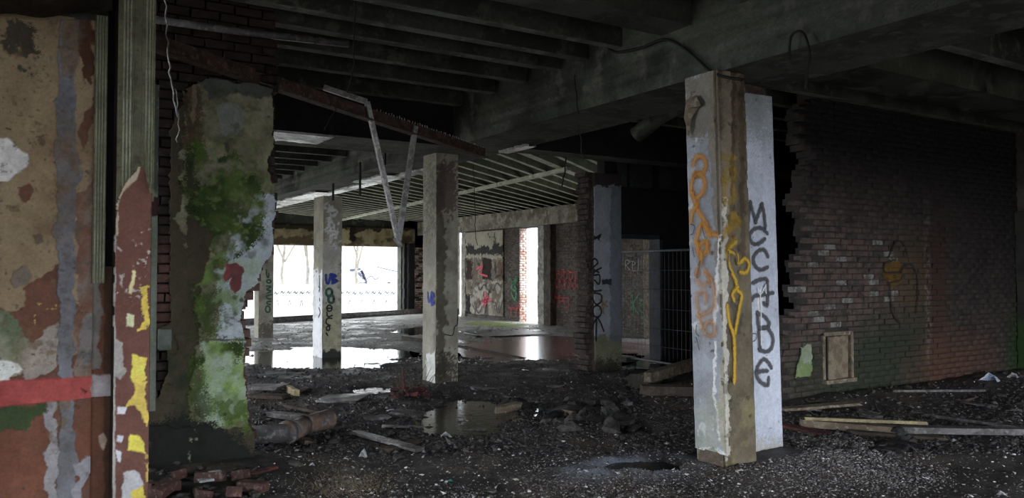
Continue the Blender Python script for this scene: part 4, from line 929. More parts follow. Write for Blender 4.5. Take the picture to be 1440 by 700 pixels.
# fluted trim strip
def fluted(name, u0, u1, yv, z0, z1, grooves, mat, parent, depth=.02, dg=.012, zfn=None):
    us = [u0]; ds = [0]
    for g0, g1 in grooves:
        a = u0 + (u1 - u0) * g0; c = u0 + (u1 - u0) * g1; m_ = (c - a) * .22
        us += [a, a + m_, c - m_, c]; ds += [0, dg, dg, 0]
    us.append(u1); ds.append(0); mb = MB(); n = len(us); nz = 24
    vs = []
    for k in range(nz + 1):
        z = z0 + (z1 - z0) * k / nz
        for u, d in zip(us, ds): vs.append((u, yv + d, z))
    fs = [(k * n + i, k * n + i + 1, (k + 1) * n + i + 1, (k + 1) * n + i) for k in range(nz) for i in range(n - 1)]
    mb.add(vs, fs); mb.box(u0, u1, yv + dg + .002, yv + dg + .002 + depth, z0, z1)
    a = len(mb.v); mb.add([(u0, yv, z0), (u0, yv + .03, z0), (u0, yv + .03, z1), (u0, yv, z1), (u1, yv, z0), (u1, yv + .03, z0), (u1, yv + .03, z1), (u1, yv, z1)], [(0, 3, 2, 1), (4, 5, 6, 7)])
    o = mb.obj(name, mat, parent); o.data.materials.append(M['flute_pale'])
    for pg in o.data.polygons:
        if pg.index < nz * (n - 1) and (pg.index % (n - 1)) % 4 in (1, 2, 3): pg.material_index = 1
    return o
M['flute_pale'] = matN('pale_flute_paint', (.42, .43, .32), (.30, .31, .22), None, 8, .7, .3, .003, 60)
M['flute'] = matN('old_cream_paint', (.17, .165, .10), (.12, .115, .075), (.08, .07, .045), 6, .7, .4, .004, 60)
q = lambda x, y=300, Y=LY: PL('y', Y).uv(x, y)
tag(fluted('fluted_trim', q(130)[0], q(148)[0], LY - .02, q(138, 398)[1], q(138, 22)[1], [(.12, .28), (.36, .5), (.58, .72), (.8, .95)], M['flute'], None), 'narrow fluted trim strip beside the peeling plaster and dark recess', 'trim')
# recess back, its deep shadow put into the black colour
MB().box(q(146)[0], q(163)[0] + .03, LY + .12, LY + .2, -.05, CZ).obj('recess_back', M['soot'], lw)
# door post
PY = LY - .12; PPl = PL('y', PY)
dp = thing('door_post', 'old door post, cream fluting above and brown peeling board with yellow flecks below', 'post', (0, 0, 0))
a0 = PPl.uv(163, 300)[0]; a1 = PPl.uv(216, 300)[0]; b0 = PPl.uv(160, 500)[0]; b1 = PPl.uv(210, 500)[0]
MB().box(a0, a1 - .006, PY + .02, PY + .16, -.05, 3.3).obj('core', M['darkwood'], dp)
fluted('fluted_face', a0, a1, PY, 1.95, 3.3, [(.14, .20), (.23, .29), (.32, .38), (.41, .43), (.62, .64), (.74, .80), (.83, .89), (.91, .96)], M['flute'], dp, .02, .008)
BPl = PL('y', PY - .006)
painted('painted_board', BPl, b0, b1, .1, 2.12, .004, (K(100, 64, 54, 2.), K(92, 58, 50, 2)), [
    ([(158, 230), (200, 226), (192, 250), (172, 270), (166, 300), (168, 330), (158, 330)], K(165, 150, 125, 2), .006, dict(amp=.005)),
    ([(160, 240), (176, 240), (170, 262), (164, 300), (160, 320)], K(60, 52, 36, 2), None, dict(amp=.003)),
    (rectpoly(160, 310, 210, 420), K(160, 150, 145, 2), .002, dict(cut=(26, .30))),
    ([(162, 340), (172, 350), (186, 420), (176, 425), (166, 380)], K(150, 142, 138, 2), .002, dict(amp=.01, cut=(18, .0))),
    (rectpoly(198, 400, 208, 465), K(205, 172, 50, 2), .002, dict(amp=.012, freq=20)),
    ([(185, 380), (190, 380), (188, 415), (184, 412)], K(200, 185, 130, 2), .002, dict(amp=.006)),
    ([(176, 440), (186, 442), (186, 460), (178, 458)], K(205, 195, 150, 2), .003, dict(amp=.006)),
    ([(185, 500), (205, 502), (200, 520), (205, 530), (192, 545), (185, 530)], K(215, 178, 50, 2), .003, dict(amp=.008)),
    ([(190, 540), (206, 535), (208, 600), (198, 590), (194, 570), (180, 575), (182, 560)], K(205, 172, 60, 2), .003, dict(amp=.01)),
    ([(162, 470), (172, 480), (178, 520), (172, 535), (162, 525)], K(145, 140, 135, 2), .002, dict(amp=.01)),
    ([(162, 570), (178, 572), (176, 582), (164, 580)], K(190, 190, 200, 2), .003, dict(amp=.005)),
    ([(164, 612), (174, 612), (172, 622), (164, 620)], K(180, 182, 190, 2), .003, dict(amp=.005)),
    ([(163, 632), (172, 634), (170, 650), (164, 648)], K(180, 182, 190, 2), .003, dict(amp=.005)),
    ([(182, 610), (192, 612), (205, 625), (206, 640), (192, 636), (178, 634)], K(222, 184, 40, 2), .003, dict(amp=.006)),
    ([(175, 665), (190, 660), (200, 680), (190, 700), (172, 700)], K(170, 168, 172, 2), .003, dict(amp=.008)),
    ([(186, 690), (205, 680), (206, 700), (180, 720)], K(215, 178, 40, 2), .004, dict(amp=.008)),
    (rectpoly(204, 640, 212, 690), K(180, 150, 60, 2), .002, dict(cut=(20, 0), amp=.006)),
    (rectpoly(158, 320, 162.5, 720), K(150, 146, 140, 2), .004, dict(amp=.003)),
], dp, keep=lambda U, Z: pmask(BPl, [(158, 345), (164, 290), (172, 262), (198, 228), (206, 245), (213, 260), (212, 720), (155, 720)], U, Z, .003, 30), thick=.012, rough_amp=.002)
# curled splinter
mb = MB(); sp_ = [(203, 195), (205, 225), (207, 250), (212, 272)]
vs = []
for i, (x, y) in enumerate(sp_):
    p = PL('y', PY - .012 - .012 * i * .8); a_ = p.uv(x - 1.5, y); c_ = p.uv(x + 2 + i * .4, y); vs += [p.P(*a_), p.P(*c_)]
mb.add(vs, [(0, 1, 3, 2), (2, 3, 5, 4), (4, 5, 7, 6)]); o = mb.obj('curled_splinter', M['flute'], dp); s_ = o.modifiers.new('s', 'SOLIDIFY'); s_.thickness = .004
# sagging ceiling sheet at upper left
mb = MB(); n = 16; vs = []
for i in range(n + 1):
    x = -60 + (158 + 60) * i / n
    for j, (yy, Y) in enumerate([(22 + 3 * math.sin(i * .9) - max(0, x - 90) ** 2 * .0022, LY - .10), (-20, LY - .32), (-60, LY - .9)]):
        vs.append(vy(x, yy if j else yy, Y))
mb.add(vs, [(3 * i + j, 3 * i + 3 + j, 3 * i + 4 + j, 3 * i + 1 + j) for i in range(n) for j in range(2)])
o = mb.obj('ceiling_sheet', M['darkwood'], None, True); s_ = o.modifiers.new('s', 'SOLIDIFY'); s_.thickness = .01
tag(o, 'torn brown ceiling sheet sagging over the peeling plaster at top left', 'ceiling sheet')

# ---- far and side shells (out of view)
struct('wall_side', MB().box(-4.2, -4, -2, 4.8, 0, CZ).box(-.7, -.5, 6.6, 8, 0, CZ).box(-.7, -.5, 26.5, 27.6, 0, CZ).box(-.7, -.5, 8, 26.5, 2.3, CZ).box(-.7, -.5, 8, 26.5, 0, .5).box(-.7, -.5, 14., 14.4, 0, 2.9).box(-.7, -.5, 20, 20.4, 0, 2.9), M['conc_dark'])

# ================================================================== HANGING STEEL, CABLES
rb = thing('rusty_beam', 'fallen rusty steel angle sloping from upper left to the main beam', 'beam')
A = vy(212, 58, 6.15); B = vx(682, 216, 4.9)
d = (B - A); n = 40; mb = MB()
mb.bar(A - d * .1, B, .012, .13).obj('web', M['rust'], rb, bevel=.003)
MB().bar(A - d * .1 + Vector((-.03, -.05, -.06)), B + Vector((-.03, -.05, -.06)), .10, .012).obj('flange', M['rust'], rb, bevel=.003)
mb = MB()
for k in range(46):
    p = A + d * (.55 + .45 * k / 46); mb.bar(p + Vector((0, 0, .06)), p + Vector((random.uniform(-.01, .01), 0, .06 + random.uniform(.01, .035))), .006, .006)
tag(mb.obj('nail_row', M['metal'], rb), kind='stuff')
def onbeam(px):          # point on the beam below photo column px
    best = min(range(201), key=lambda k: abs(proj(A + d * (k / 200))[0] - px)); return A + d * (best / 200)
def proj(P):
    v = Vector(P) - Vector((0, 0, EYE)); z = v.dot(Vector(FW)); return (720 + F * v.dot(Vector(RT)) / z, 350 - F * v.dot(Vector(UPV)) / z)
pa = onbeam(515); pb = onbeam(586); yT = (pa.y + pb.y) / 2
tip = vy(560, 338, yT - .1)
a1_ = vy(516, 143, pa.y - .04); a00 = vy(455, 123, pa.y + .1)
hs = thing('hanging_strips', 'bent metal strips hanging in a V shape under the rusty angle', 'metal strip')
MB().bar(a00, a1_, .05, .05).bar(a1_, tip, .05, .045).obj('strip', M['metal'], hs, bevel=.002)
MB().bar(vy(584, 178, pb.y - .06), tip, .055, .05).obj('strip', M['metal'], hs, bevel=.002)
mb = MB(); mb.tube([tip + Vector((-.03, 0, .03)), tip + Vector((.03, 0, -.06))], [.035, .022], 8).obj('joint', M['metal'], hs)
tag(MB().tube([vy(214, 27, 6.3), vy(340, 45, 6.35), vy(490, 62, 6.4)], .028, 10).obj('ceiling_tube', M['greywood'], None, True), 'long pale grey tube hanging under the ceiling at upper left', 'tube')
def cable(label, pts, r=.006, name='hanging_cable', mat='cable', cat='cable', wob=.01):
    P = smoothpath(pts, 6); P = [p + Vector((random.uniform(-wob, wob), random.uniform(-wob, wob), 0)) for p in P]
    return tag(MB().tube(P, r, 5).obj(name, M[mat], None, True), label, cat)
cable('thin chain hanging in front of the dark wall above the moss', [vy(232, -10, 6.1), vy(236, 60, 6.1), vy(240, 110, 6.12), vy(250, 165, 6.15)], .006, 'hanging_chain', 'metal', 'chain')
cable('frayed string end dangling left of the mossy plaster', [vy(247, 125, 6.14), vy(251, 160, 6.15), vy(249, 200, 6.17)], .004, 'frayed_string', 'metal', 'string')
cable('straight black wire dropping through the ceiling joists left of the V strips', [vy(499, -5, 6.3), vy(498, 60, 6.3), vy(495, 105, 6.35), vy(488, 130, 6.4)], .006)
cable('short wire hanging below the rusty angle', [vy(474, 150, 6.6), vy(463, 168, 6.6), vy(456, 183, 6.6)], .005)
sd = PL('x', 4.9)
cable('thick black cable sagging along the main beam to the white column top', [vx(x, y, 4.9) for x, y in [(840, 48), (850, 62), (864, 73), (880, 72), (905, 66), (930, 56), (950, 60), (975, 78), (1000, 100), (1020, 108), (1045, 112)]], .013, wob=.002)
cable('black cable loop hanging off the main beam right of the white column', [vx(x, y, 4.86) for x, y in [(1112, 82), (1110, 70), (1113, 50), (1124, 44), (1133, 52), (1139, 78), (1136, 100), (1133, 125)]], .010, wob=.001)
cable('thin wire trailing down the side of the main beam', [vx(808, 105, 4.92), vx(812, 150, 4.92), vx(816, 180, 4.9), vx(820, 225, 4.9)], .005)
cable('wire hanging in front of the grey pier', [vy(830, 255, 9.7), vy(828, 300, 9.7), vy(824, 330, 9.7), vy(829, 350, 9.7)], .008)
cable('wire hanging by the skew joists left of the grey pier', [vy(797, 195, 9.9), vy(794, 240, 9.9), vy(790, 262, 9.9)], .012)
cable('long thin wire hanging from the slatted far ceiling', [vy(665, 225, 12.5), vy(667, 280, 12.5), vy(669, 330, 12.5), vy(672, 345, 12.5)], .006)
cable('thin wire hanging just left of the grey square column', [vy(595, 240, 12.), vy(596, 290, 12.), vy(599, 315, 12.)], .006)
for px, y0, y1 in ((508, 228, 275), (543, 200, 232), (470, 258, 282)):
    p = PL('x', 4.9); a = p.uv(px, y0); c = p.uv(px, y1)
    tag(MB().bar(p.P(a[0], a[1], .02), p.P(a[0], c[1], .02), .06, .02).obj('hanger_strap', M['soot']), 'dark steel strap hanging on the beam side, ' + {508: 'just left of the V strips', 543: 'between the two V strips', 470: 'above the column in the puddle'}[px], 'strap')
# duct behind the main beam
tag(MB().tube([vy(895, 190, 7.2), vy(925, 165, 6.9), vy(985, 130, 6.4)], .10, 14).obj('duct', M['conc_dark'], None, True), 'sooty round duct under the ceiling left of the white column', 'duct')
# lime drips top right
mb = MB()
for k in range(60):
    x = random.choice([random.uniform(1352, 1362), random.uniform(1378, 1408), random.uniform(1425, 1438)]); y0 = random.uniform(2, 14); y1 = y0 + random.uniform(12, 42) * (1 if 1378 < x < 1408 else .6)
    Y = 3.4 + random.uniform(-.05, .05); a = vy(x, y0, Y); c = vy(x + random.uniform(-1, 1), y1, Y); mb.tube([a, (a + c) / 2, c], [.010, .006, .001], 5)
tag(mb.obj('lime_drips', matN('lime', (.26, .33, .18), (.35, .37, .30), None, 6, .6, .3, .005, 50)), 'fringe of pale green lime drips hanging from the ceiling at top right', 'drips', kind='stuff')

# ================================================================== WIRE FENCE
fa = G(872, 508); fb = G(972, 521); fd = (fb - fa).normalized(); fb2 = fa + fd * 3.4; fa2 = fa + fd * .0
fe = thing('wire_fence', 'temporary wire mesh fence panel leaning across the dark doorway', 'fence', (0, 0, 0))
def fp(s, z): return Vector((fa2.x + fd.x * s, fa2.y + fd.y * s, z))
mb = MB(); mb.tube([fp(0, .06), fp(3.4, .06)], .02).tube([fp(0, 1.93), fp(3.4, 1.93)], .02).tube([fp(0, 0), fp(0, 1.95)], .02).tube([fp(3.4, 0), fp(3.4, 1.95)], .02).obj('frame', M['fence'], fe, True)
mb = MB()
for k in range(1, 34): mb.tube([fp(k * .1, .06), fp(k * .1, 1.93)], .0032, 4)
tag(mb.obj('vertical_wires', M['fence'], fe), kind='stuff')
mb = MB()
for z in (.32, .62, .95, 1.28, 1.6): mb.tube([fp(0, z), fp(3.4, z)], .0035, 4)
tag(mb.obj('horizontal_wires', M['fence'], fe), kind='stuff')
for s in (.02, 3.38): MB().box(-.12, .12, -.3, .3, -.06, .08).obj('foot_block', M['conc_dark'], fe, bevel=.02).location = fp(s, 0)

# ================================================================== WALL HATCH
ht = thing('wall_hatch', 'small warped wooden hatch door set low in the dark brick wall', 'hatch', (0, 0, 0))
hd = hu1 - hu0
MB().box(hu0, hu1, 6.345, 6.36, hz0, hz1).obj('recess', M['soot'], ht)
MB().box(hu0 - .02, hu0 + .03, 6.33, 6.46, hz0, hz1).box(hu1 - .03, hu1 + .02, 6.30, 6.46, hz0, hz1).box(hu0 - .02, hu1 + .02, 6.31, 6.46, hz1 - .04, hz1 + .01).box(hu0 - .03, hu1 + .04, 6.27, 6.46, hz0 - .03, hz0 + .02).obj('frame', M['wood'], ht, bevel=.006)
for k in range(3):
    a = hu0 + .06 + (hd - .10) * k / 3; MB().box(a, a + (hd - .10) / 3 - .006, 6.305 + k * .012, 6.335 + k * .012, hz0 + .02, hz1 - .05, jit=.006).obj('plank', matN('hatch_board', (.26, .21, .15), (.17, .13, .09), None, 9, .8, .4, .006, 60) if k == 0 else bpy.data.materials['hatch_board'], ht, bevel=.004)

# ================================================================== DEBRIS
def plank(label, p, q_, w, h, mat, name='plank', lift=None, cat='plank', splinter=True, tilt=0.):
    a = G(*p); b_ = G(*q_); L = (b_ - a).length; seg = max(3, int(L / .15)); vs = []
    d = (b_ - a).normalized(); r = d.cross(Vector((0, 0, 1))).normalized(); up = r.cross(d)
    up = (up + r * tilt).normalized(); r = d.cross(up).normalized()
    base = (lift if lift is not None else 0.)
    for i in range(seg + 1):
        c = a + (b_ - a) * (i / seg) + up * (h / 2 + base)
        ww = w * (1 + random.uniform(-.05, .05)) * (.7 if splinter and i in (0,) else 1)
        for s, u in ((-1, -1), (1, -1), (1, 1), (-1, 1)): vs.append(c + r * (s * ww / 2 + random.uniform(-.004, .004)) + up * (u * h / 2) + d * (random.uniform(-.04, .04) if i in (0, seg) and splinter else 0))
    fs = [(4 * i + k, 4 * i + (k + 1) % 4, 4 * i + 4 + (k + 1) % 4, 4 * i + 4 + k) for i in range(seg) for k in range(4)] + [(3, 2, 1, 0), (4 * seg, 4 * seg + 1, 4 * seg + 2, 4 * seg + 3)]
    mb = MB(); mb.add(vs, fs); return tag(mb.obj(name, M[mat], bevel=.004), label, cat)
plank('long pale timber lying across the floor right of the white pier', (1122, 600), (1275, 612), .16, .07, 'wood', 'timber', lift=.02)
plank('long grey timber running off the right edge of the floor', (1262, 610), (1475, 612), .13, .06, 'greywood', 'timber', lift=.03)
plank('thin light lath lying along the long timber right of the pier', (1135, 603), (1300, 612), .04, .03, 'palewood', 'lath', lift=.10, cat='lath')
plank('dark board under the long timbers at right', (1190, 607), (1330, 617), .25, .03, 'darkwood', lift=0.)
plank('slim board slanting back from the right edge timber', (1300, 585), (1445, 607), .06, .03, 'greywood', lift=.02)
plank('yellowish squared timber stub behind the white pier', (1060, 557), (1157, 553), .16, .10, 'palewood', 'timber', lift=.03)
plank('brown board pointing at the hatch, right of the white pier', (1100, 582), (1204, 567), .15, .03, 'wood', lift=.03)
plank('thin stick on the dark floor before the brick wall', (1255, 553), (1386, 553), .03, .03, 'greywood', 'stick', cat='stick', lift=.02)
plank('short dark board beside the base of the white pier', (1097, 598), (1160, 612), .14, .03, 'redcloth')
plank('brown squared timber leaning behind the white column at the fence foot', (912, 541), (978, 522), .18, .14, 'wood', 'timber', lift=.04)
plank('dark timber lying behind the white column', (905, 556), (985, 556), .2, .12, 'darkwood', 'timber', lift=.0)
plank('pointed grey board in the middle foreground', (498, 613), (588, 638), .11, .025, 'greywood', lift=.03)
plank('dark plank lying behind the clay pipe', (378, 588), (452, 600), .14, .05, 'greywood', lift=.03)
plank('thin plank sloping over the debris behind the pipe', (400, 578), (470, 592), .05, .03, 'darkwood', lift=.05)
plank('grey flat board at the left of the hall floor by the wall end', (352, 551), (395, 553), .28, .05, 'greywood', lift=.05)
plank('lower grey board beneath the flat board at the wall end', (350, 560), (402, 560), .22, .04, 'darkwood', lift=.01)
plank('cream lath fallen beside the boards at the wall end', (396, 546), (417, 558), .06, .08, 'palewood', 'lath', cat='lath', lift=.01)
plank('wide wet grey sheet of board on the floor left of centre', (452, 562), (512, 562), .55, .03, 'greywood', 'board', cat='board')
plank('narrow wet board in the middle of the floor', (515, 590), (548, 588), .16, .03, 'greywood', 'board', cat='board')
plank('wet board right of the narrow one in the floor centre', (552, 577), (596, 586), .3, .03, 'greywood', 'board', cat='board')
plank('dull brown timber chunk lying before the still puddle', (697, 583), (728, 577), .12, .09, 'wood', 'timber_chunk', cat='timber')
plank('reddish splinter of board below the mossy wall end', (352, 668), (390, 659), .07, .02, 'redcloth', 'splinter', cat='splinter', lift=.02)
plank('long dark batten on the far floor left of the grey square column', (565, 477), (606, 484), .08, .08, 'darkwood', 'batten', cat='batten')
plank('long flat board across the far floor before the shining puddle', (645, 488), (735, 505), .12, .03, 'darkwood', 'board', cat='board')
plank('grey sheet lying on the far floor by the white sticks', (662, 470), (760, 468), 1.4, .02, 'metal', 'sheet', cat='sheet')
plank('left of the two short white sticks on the far grey sheet', (669, 470), (676, 462), .09, .06, 'white', 'stick', cat='stick', lift=.03)
plank('right of the two short white sticks on the far grey sheet', (688, 468), (691, 463), .09, .06, 'white', 'stick', cat='stick', lift=.03)
for k in range(26):
    px = random.uniform(370, 980) if k % 3 else random.uniform(1100, 1430); py = random.uniform(535, 640) if k % 3 else random.uniform(560, 600); p = G(px, py)
    if p.y > 6.1 and px > 1000: continue
    L_ = random.uniform(.1, .45); o = MB().box(-L_ / 2, L_ / 2, -.04, .04 * random.uniform(.6, 1.8), 0, .02, jit=.02).obj('board_scrap', M[random.choice(['greywood', 'darkwood', 'wood', 'greywood'])], bevel=.003)
    o.location = p + Vector((0, 0, .005)); o.rotation_euler = (random.uniform(-.12, .12), random.uniform(-.1, .1), random.random() * 6); tag(o, 'small broken scrap of wet board lying in the floor debris', 'board', 'board scraps in the floor debris')
# far kerb pipe across the opening
A = G(335, 457, .07); B = G(612, 439, .07)
tag(MB().tube([A, A + (B - A) * .4, A + (B - A) * .75, B], .11, 10).obj('pipe', M['greywood'], None, True), 'long dark pipe lying across the far floor before the wide opening', 'pipe')
# clay pipe
pt = thing('drain_pipe', 'broken clay drain pipe lying below the mossy wall end', 'pipe')
a = G(352, 624, .08); m_ = G(404, 622, .09); b_ = G(430, 612, .10); c = G(463, 606, .12)
MB().tube([a, m_], [.085, .085], 16).obj('pipe_section', M['greywood'], pt, True)
MB().tube([m_ - (m_ - a) * .05, m_ + (b_ - m_) * .12], [.11, .11], 16).obj('collar', M['pipe'], pt, True)
MB().tube([m_, (m_ + b_) / 2 + Vector((0, 0, -.01)), b_], [.095, .095, .09], 16).obj('pipe_section', M['pipe'], pt, True)
MB().tube([b_ - (b_ - m_) * .1, b_ + (c - b_) * .2, c], [.098, .09, .098], 16, cap=False).obj('pipe_section', M['pipe'], pt, True)
# generic lumps
def lumpmesh(name, mat, seed, flat=.6, ico=2):
    r = np.random.default_rng(seed); g = (1 + 5 ** .5) / 2
    import bmesh
    bm = bmesh.new(); bmesh.ops.create_icosphere(bm, subdivisions=ico, radius=1)
    for v in bm.verts:
        c = v.co; k = 1 + .45 * float(fbm(np.array([c.x * 1.3 + seed]), np.array([c.y * 1.3]), np.array([c.z * 1.3]), seed)[0]) + .1 * r.normal()
        v.co = (c.x * k, c.y * k * .8, c.z * k * flat)
    me = bpy.data.meshes.new(name); bm.to_mesh(me); bm.free(); me.materials.append(mat); return me
LM = [lumpmesh('rubble', M['lump'], k) for k in range(5)]; CM = [lumpmesh('chunk', M['char'], 10 + k) for k in range(4)]
for k in range(34):                 # dark heap mid right
    px = random.gauss(815, 50); py = random.gauss(583, 12); p = G(px, py); s = random.uniform(.03, .10)
    o = link('rubble_chunk', random.choice(LM + CM)); o.location = p + Vector((0, 0, s * .2)); o.scale = (s * 1.3, s, s); o.rotation_euler = (random.random(), random.random(), random.random() * 6)
    tag(o, 'dark rubble chunk in the low heap right of the floor centre', 'rubble', 'rubble chunks in the central heap')
for k, (px, py, s) in enumerate([(800, 578, .22), (870, 590, .20), (790, 594, .14), (838, 568, .2)]):
    o = link('rubble_lump', LM[k]); o.location = G(px, py); o.scale = (s * 1.5, s, s * .45); o.rotation_euler = (0, 0, k)
    tag(o, ['biggest dark lump in the central rubble heap', 'flat lump at the right side of the rubble heap', 'square charred lump at the front of the rubble heap', 'rear lump of the central rubble heap'][k], 'rubble')
for k in range(40):
    px = random.uniform(345, 700); py = random.uniform(545, 690); p = G(px, py); s = random.uniform(.02, .06)
    o = link('rubble_chunk', random.choice(LM)); o.location = p; o.scale = (s * 1.4, s, s); o.rotation_euler = (0, 0, random.random() * 6)
    tag(o, 'small dark chunk scattered on the left half of the floor', 'rubble', 'chunks scattered on the left floor')
for k in range(40):
    px = random.uniform(1100, 1440); py = random.uniform(520, 600); p = G(px, py); s = random.uniform(.02, .06)
    if p.y > 6.25: continue
    o = link('rubble_chunk', random.choice(LM)); o.location = p; o.scale = (s * 1.4, s, s); o.rotation_euler = (0, 0, random.random() * 6)
    tag(o, 'small dark chunk scattered before the dark brick wall', 'rubble', 'chunks scattered at the right')
# bricks under the mossy wall
fb_ = [brick_mesh('fallen_brick', .2, .065, .1, M['brick_red'], 80 + k) for k in range(3)] + [brick_mesh('fallen_brick', .12, .06, .09, M['brick_red'], 90)]
spots = [(228, 682, 'mortar faced brick at the foot of the door post'), (240, 694, 'red brick lying low beside the door post'), (262, 668, 'brick leaning at the foot of the mossy wall'), (300, 672, 'red brick in the rubble below the mossy wall'), (330, 676, 'half brick right of the pile below the mossy wall'), (350, 690, 'dark brick at the lower right of the pile'), (275, 694, 'brick at the bottom edge below the mossy wall'), (318, 694, 'brick lying flat at the bottom of the pile')]
for k, (px, py, lab) in enumerate(spots):
    o = link('fallen_brick', random.choice(fb_)); o.location = G(px, py, .04); o.rotation_euler = (random.uniform(-.4, .4), random.uniform(-.3, .3), random.uniform(0, 6)); tag(o, lab, 'brick')
for k in range(45):
    px = random.uniform(212, 365); py = random.uniform(655, 705); p = G(px, py); s = random.uniform(.015, .05)
    o = link('rubble_chunk', random.choice(LM)); o.location = p + Vector((0, 0, s * .3)); o.scale = (s * 1.5, s, s); o.rotation_euler = (0, 0, random.random() * 6)
    tag(o, 'small rubble chunk in the pile below the mossy wall', 'rubble', 'rubble pile below the mossy wall')
for (px, py, s, lab) in [(290, 682, .05, 'white scrap in the rubble below the mossy wall'), (302, 671, .045, 'pale blue folded scrap below the mossy wall')]:
    tag(MB().box(-s, s, -s * .6, s * .6, 0, s * .3, jit=s * .15).obj('scrap', M['white'] if px < 300 else M['blue'], bevel=.003), lab, 'scrap').location = G(px, py, .06)
# small pieces of paper/litter
def shard(label, px, py, s, mat='white', h=.6, name='paper_scrap', cat='scrap'):
    rr_ = random.Random(int(px)); j = lambda: rr_.uniform(-.35, .35) * s
    ring_ = [(s * 1.1 * math.cos(t_) + j(), s * .6 * math.sin(t_) + j(), abs(j()) * .4) for t_ in (0, 1.1, 2.2, 3.1, 4.2, 5.3)]
    mid = [(x * .45 + j() * .5, y * .4 + j() * .5, s * h * rr_.uniform(.35, .75)) for x, y, z in ring_]
    mb = MB(); mb.add(ring_ + mid + [(j(), j(), s * h)], [(k, (k + 1) % 6, 6 + (k + 1) % 6, 6 + k) for k in range(6) if k != 4] + [(6 + k, 6 + (k + 1) % 6, 12) for k in range(6) if k != 2]); o = mb.obj(name, M[mat]); o.location = G(px, py, .005); o.rotation_euler = (0, 0, -YAW + random.uniform(-.4, .4))
    m_ = o.modifiers.new('s', 'SOLIDIFY'); m_.thickness = .003
    return tag(o, label, cat)
shard('peaked white paper scrap in the middle foreground', 511, 643, .045, h=1.7)
shard('folded whitish scrap on the floor below the square column', 625, 615, .055, h=.9)
shard('white crumpled bit right of the clay pipe', 439, 655, .022, h=1.2)
shard('small round white bit right of the pointed board', 596, 637, .018, h=1.4)
shard('green plastic scrap in the foreground dirt', 633, 678, .028, 'glass_green', .6, 'plastic_scrap')
shard('white paper shard behind the long timber right of the pier', 1146, 577, .075, h=.3)
shard('white bits below the pointed board', 505, 679, .03, h=.6)
shard('pale blue bag on the narrow wet board', 552, 577, .07, 'white', .5, 'plastic_bag', 'bag')
shard('blue and white litter clump by the right end of the dark wall', 1394, 534, .11, 'blue', 1.1, 'litter_clump', 'litter')
shard('white litter at the far right edge of the floor', 1425, 530, .07, 'white', 1.1, 'litter_clump', 'litter')
shard('pale scrap before the orange stained brick', 1272, 527, .045, 'white', 1.8)
shard('white stone at the bottom right edge', 1408, 697, .035, 'white', .9, 'stone', 'stone')
# charred clump
cc_ = thing('charred_clump', 'black charred clump with a raised stub on the gravel at right', 'debris')
for k in range(12):
    px = 1238 + random.uniform(0, 48); p = G(px, 627 + random.uniform(-3, 4)); s = random.uniform(.05, .09)
    o = link('fragment', random.choice(CM), cc_); o.location = p + Vector((0, 0, .015)); o.scale = (s * 1.5, s, s * .6); o.rotation_euler = (0, 0, random.random() * 6)
p = G(1280, 624)
for k in range(4):
    o = link('fragment', CM[k % 4], cc_); o.location = p + Vector((-.035 * k, .02 * k, .04 + k * .035)); o.scale = (.07, .045, .05)
# red twiggy clump by the square column
rc = thing('red_scrap_clump', 'tangled dark red scrap and twigs left of the grey square column foot', 'debris')
for k in range(26):
    p = G(random.gauss(572, 20), random.gauss(556, 4)); s = random.uniform(.03, .07)
    MB().box(-s, s, -s * .5, s * .5, 0, .012, jit=.015).obj('scrap', M['redcloth'], rc).matrix_world = Matrix.Translation(p + Vector((0, 0, .02 + random.random() * .05))) @ Matrix.Rotation(random.random() * 6, 4, 'Z') @ Matrix.Rotation(random.uniform(-.8, .8), 4, 'X')
mb = MB()
for k in range(22):
    p = G(random.gauss(585, 22), random.gauss(548, 5)); d = Vector((random.uniform(-1, 1), random.uniform(-1, 1), random.uniform(.1, .8))).normalized() * random.uniform(.15, .4)
    mb.tube([p, p + d * .5 + Vector((0, 0, .03)), p + d], [.006, .004, .002], 4)
tag(mb.obj('twigs', M['twig'], rc), kind='stuff')
MB().tube([G(567, 556), G(568, 556, .15), G(566, 556, .33)], [.02, .014, .008], 6).obj('upright_stub', M['redcloth'], rc)
# grassy dirt mound
mb = MB()
for k in range(900):
    px = random.gauss(490, 30); py = random.gauss(684, 9); 
    if py > 706: continue
    p = G(px, py); d = Vector((random.uniform(-1, 1), random.uniform(-1, 1), random.uniform(.2, .9))).normalized() * random.uniform(.02, .06)
    mb.tube([p, p + d], [.0016, .0006], 3, cap=False)
tag(mb.obj('dry_grass', matN('dry_grass', (.16, .11, .06), (.28, .25, .2), None, 20, .8, 0)), 'clump of dry brown grass in the foreground dirt', 'grass', kind='stuff')

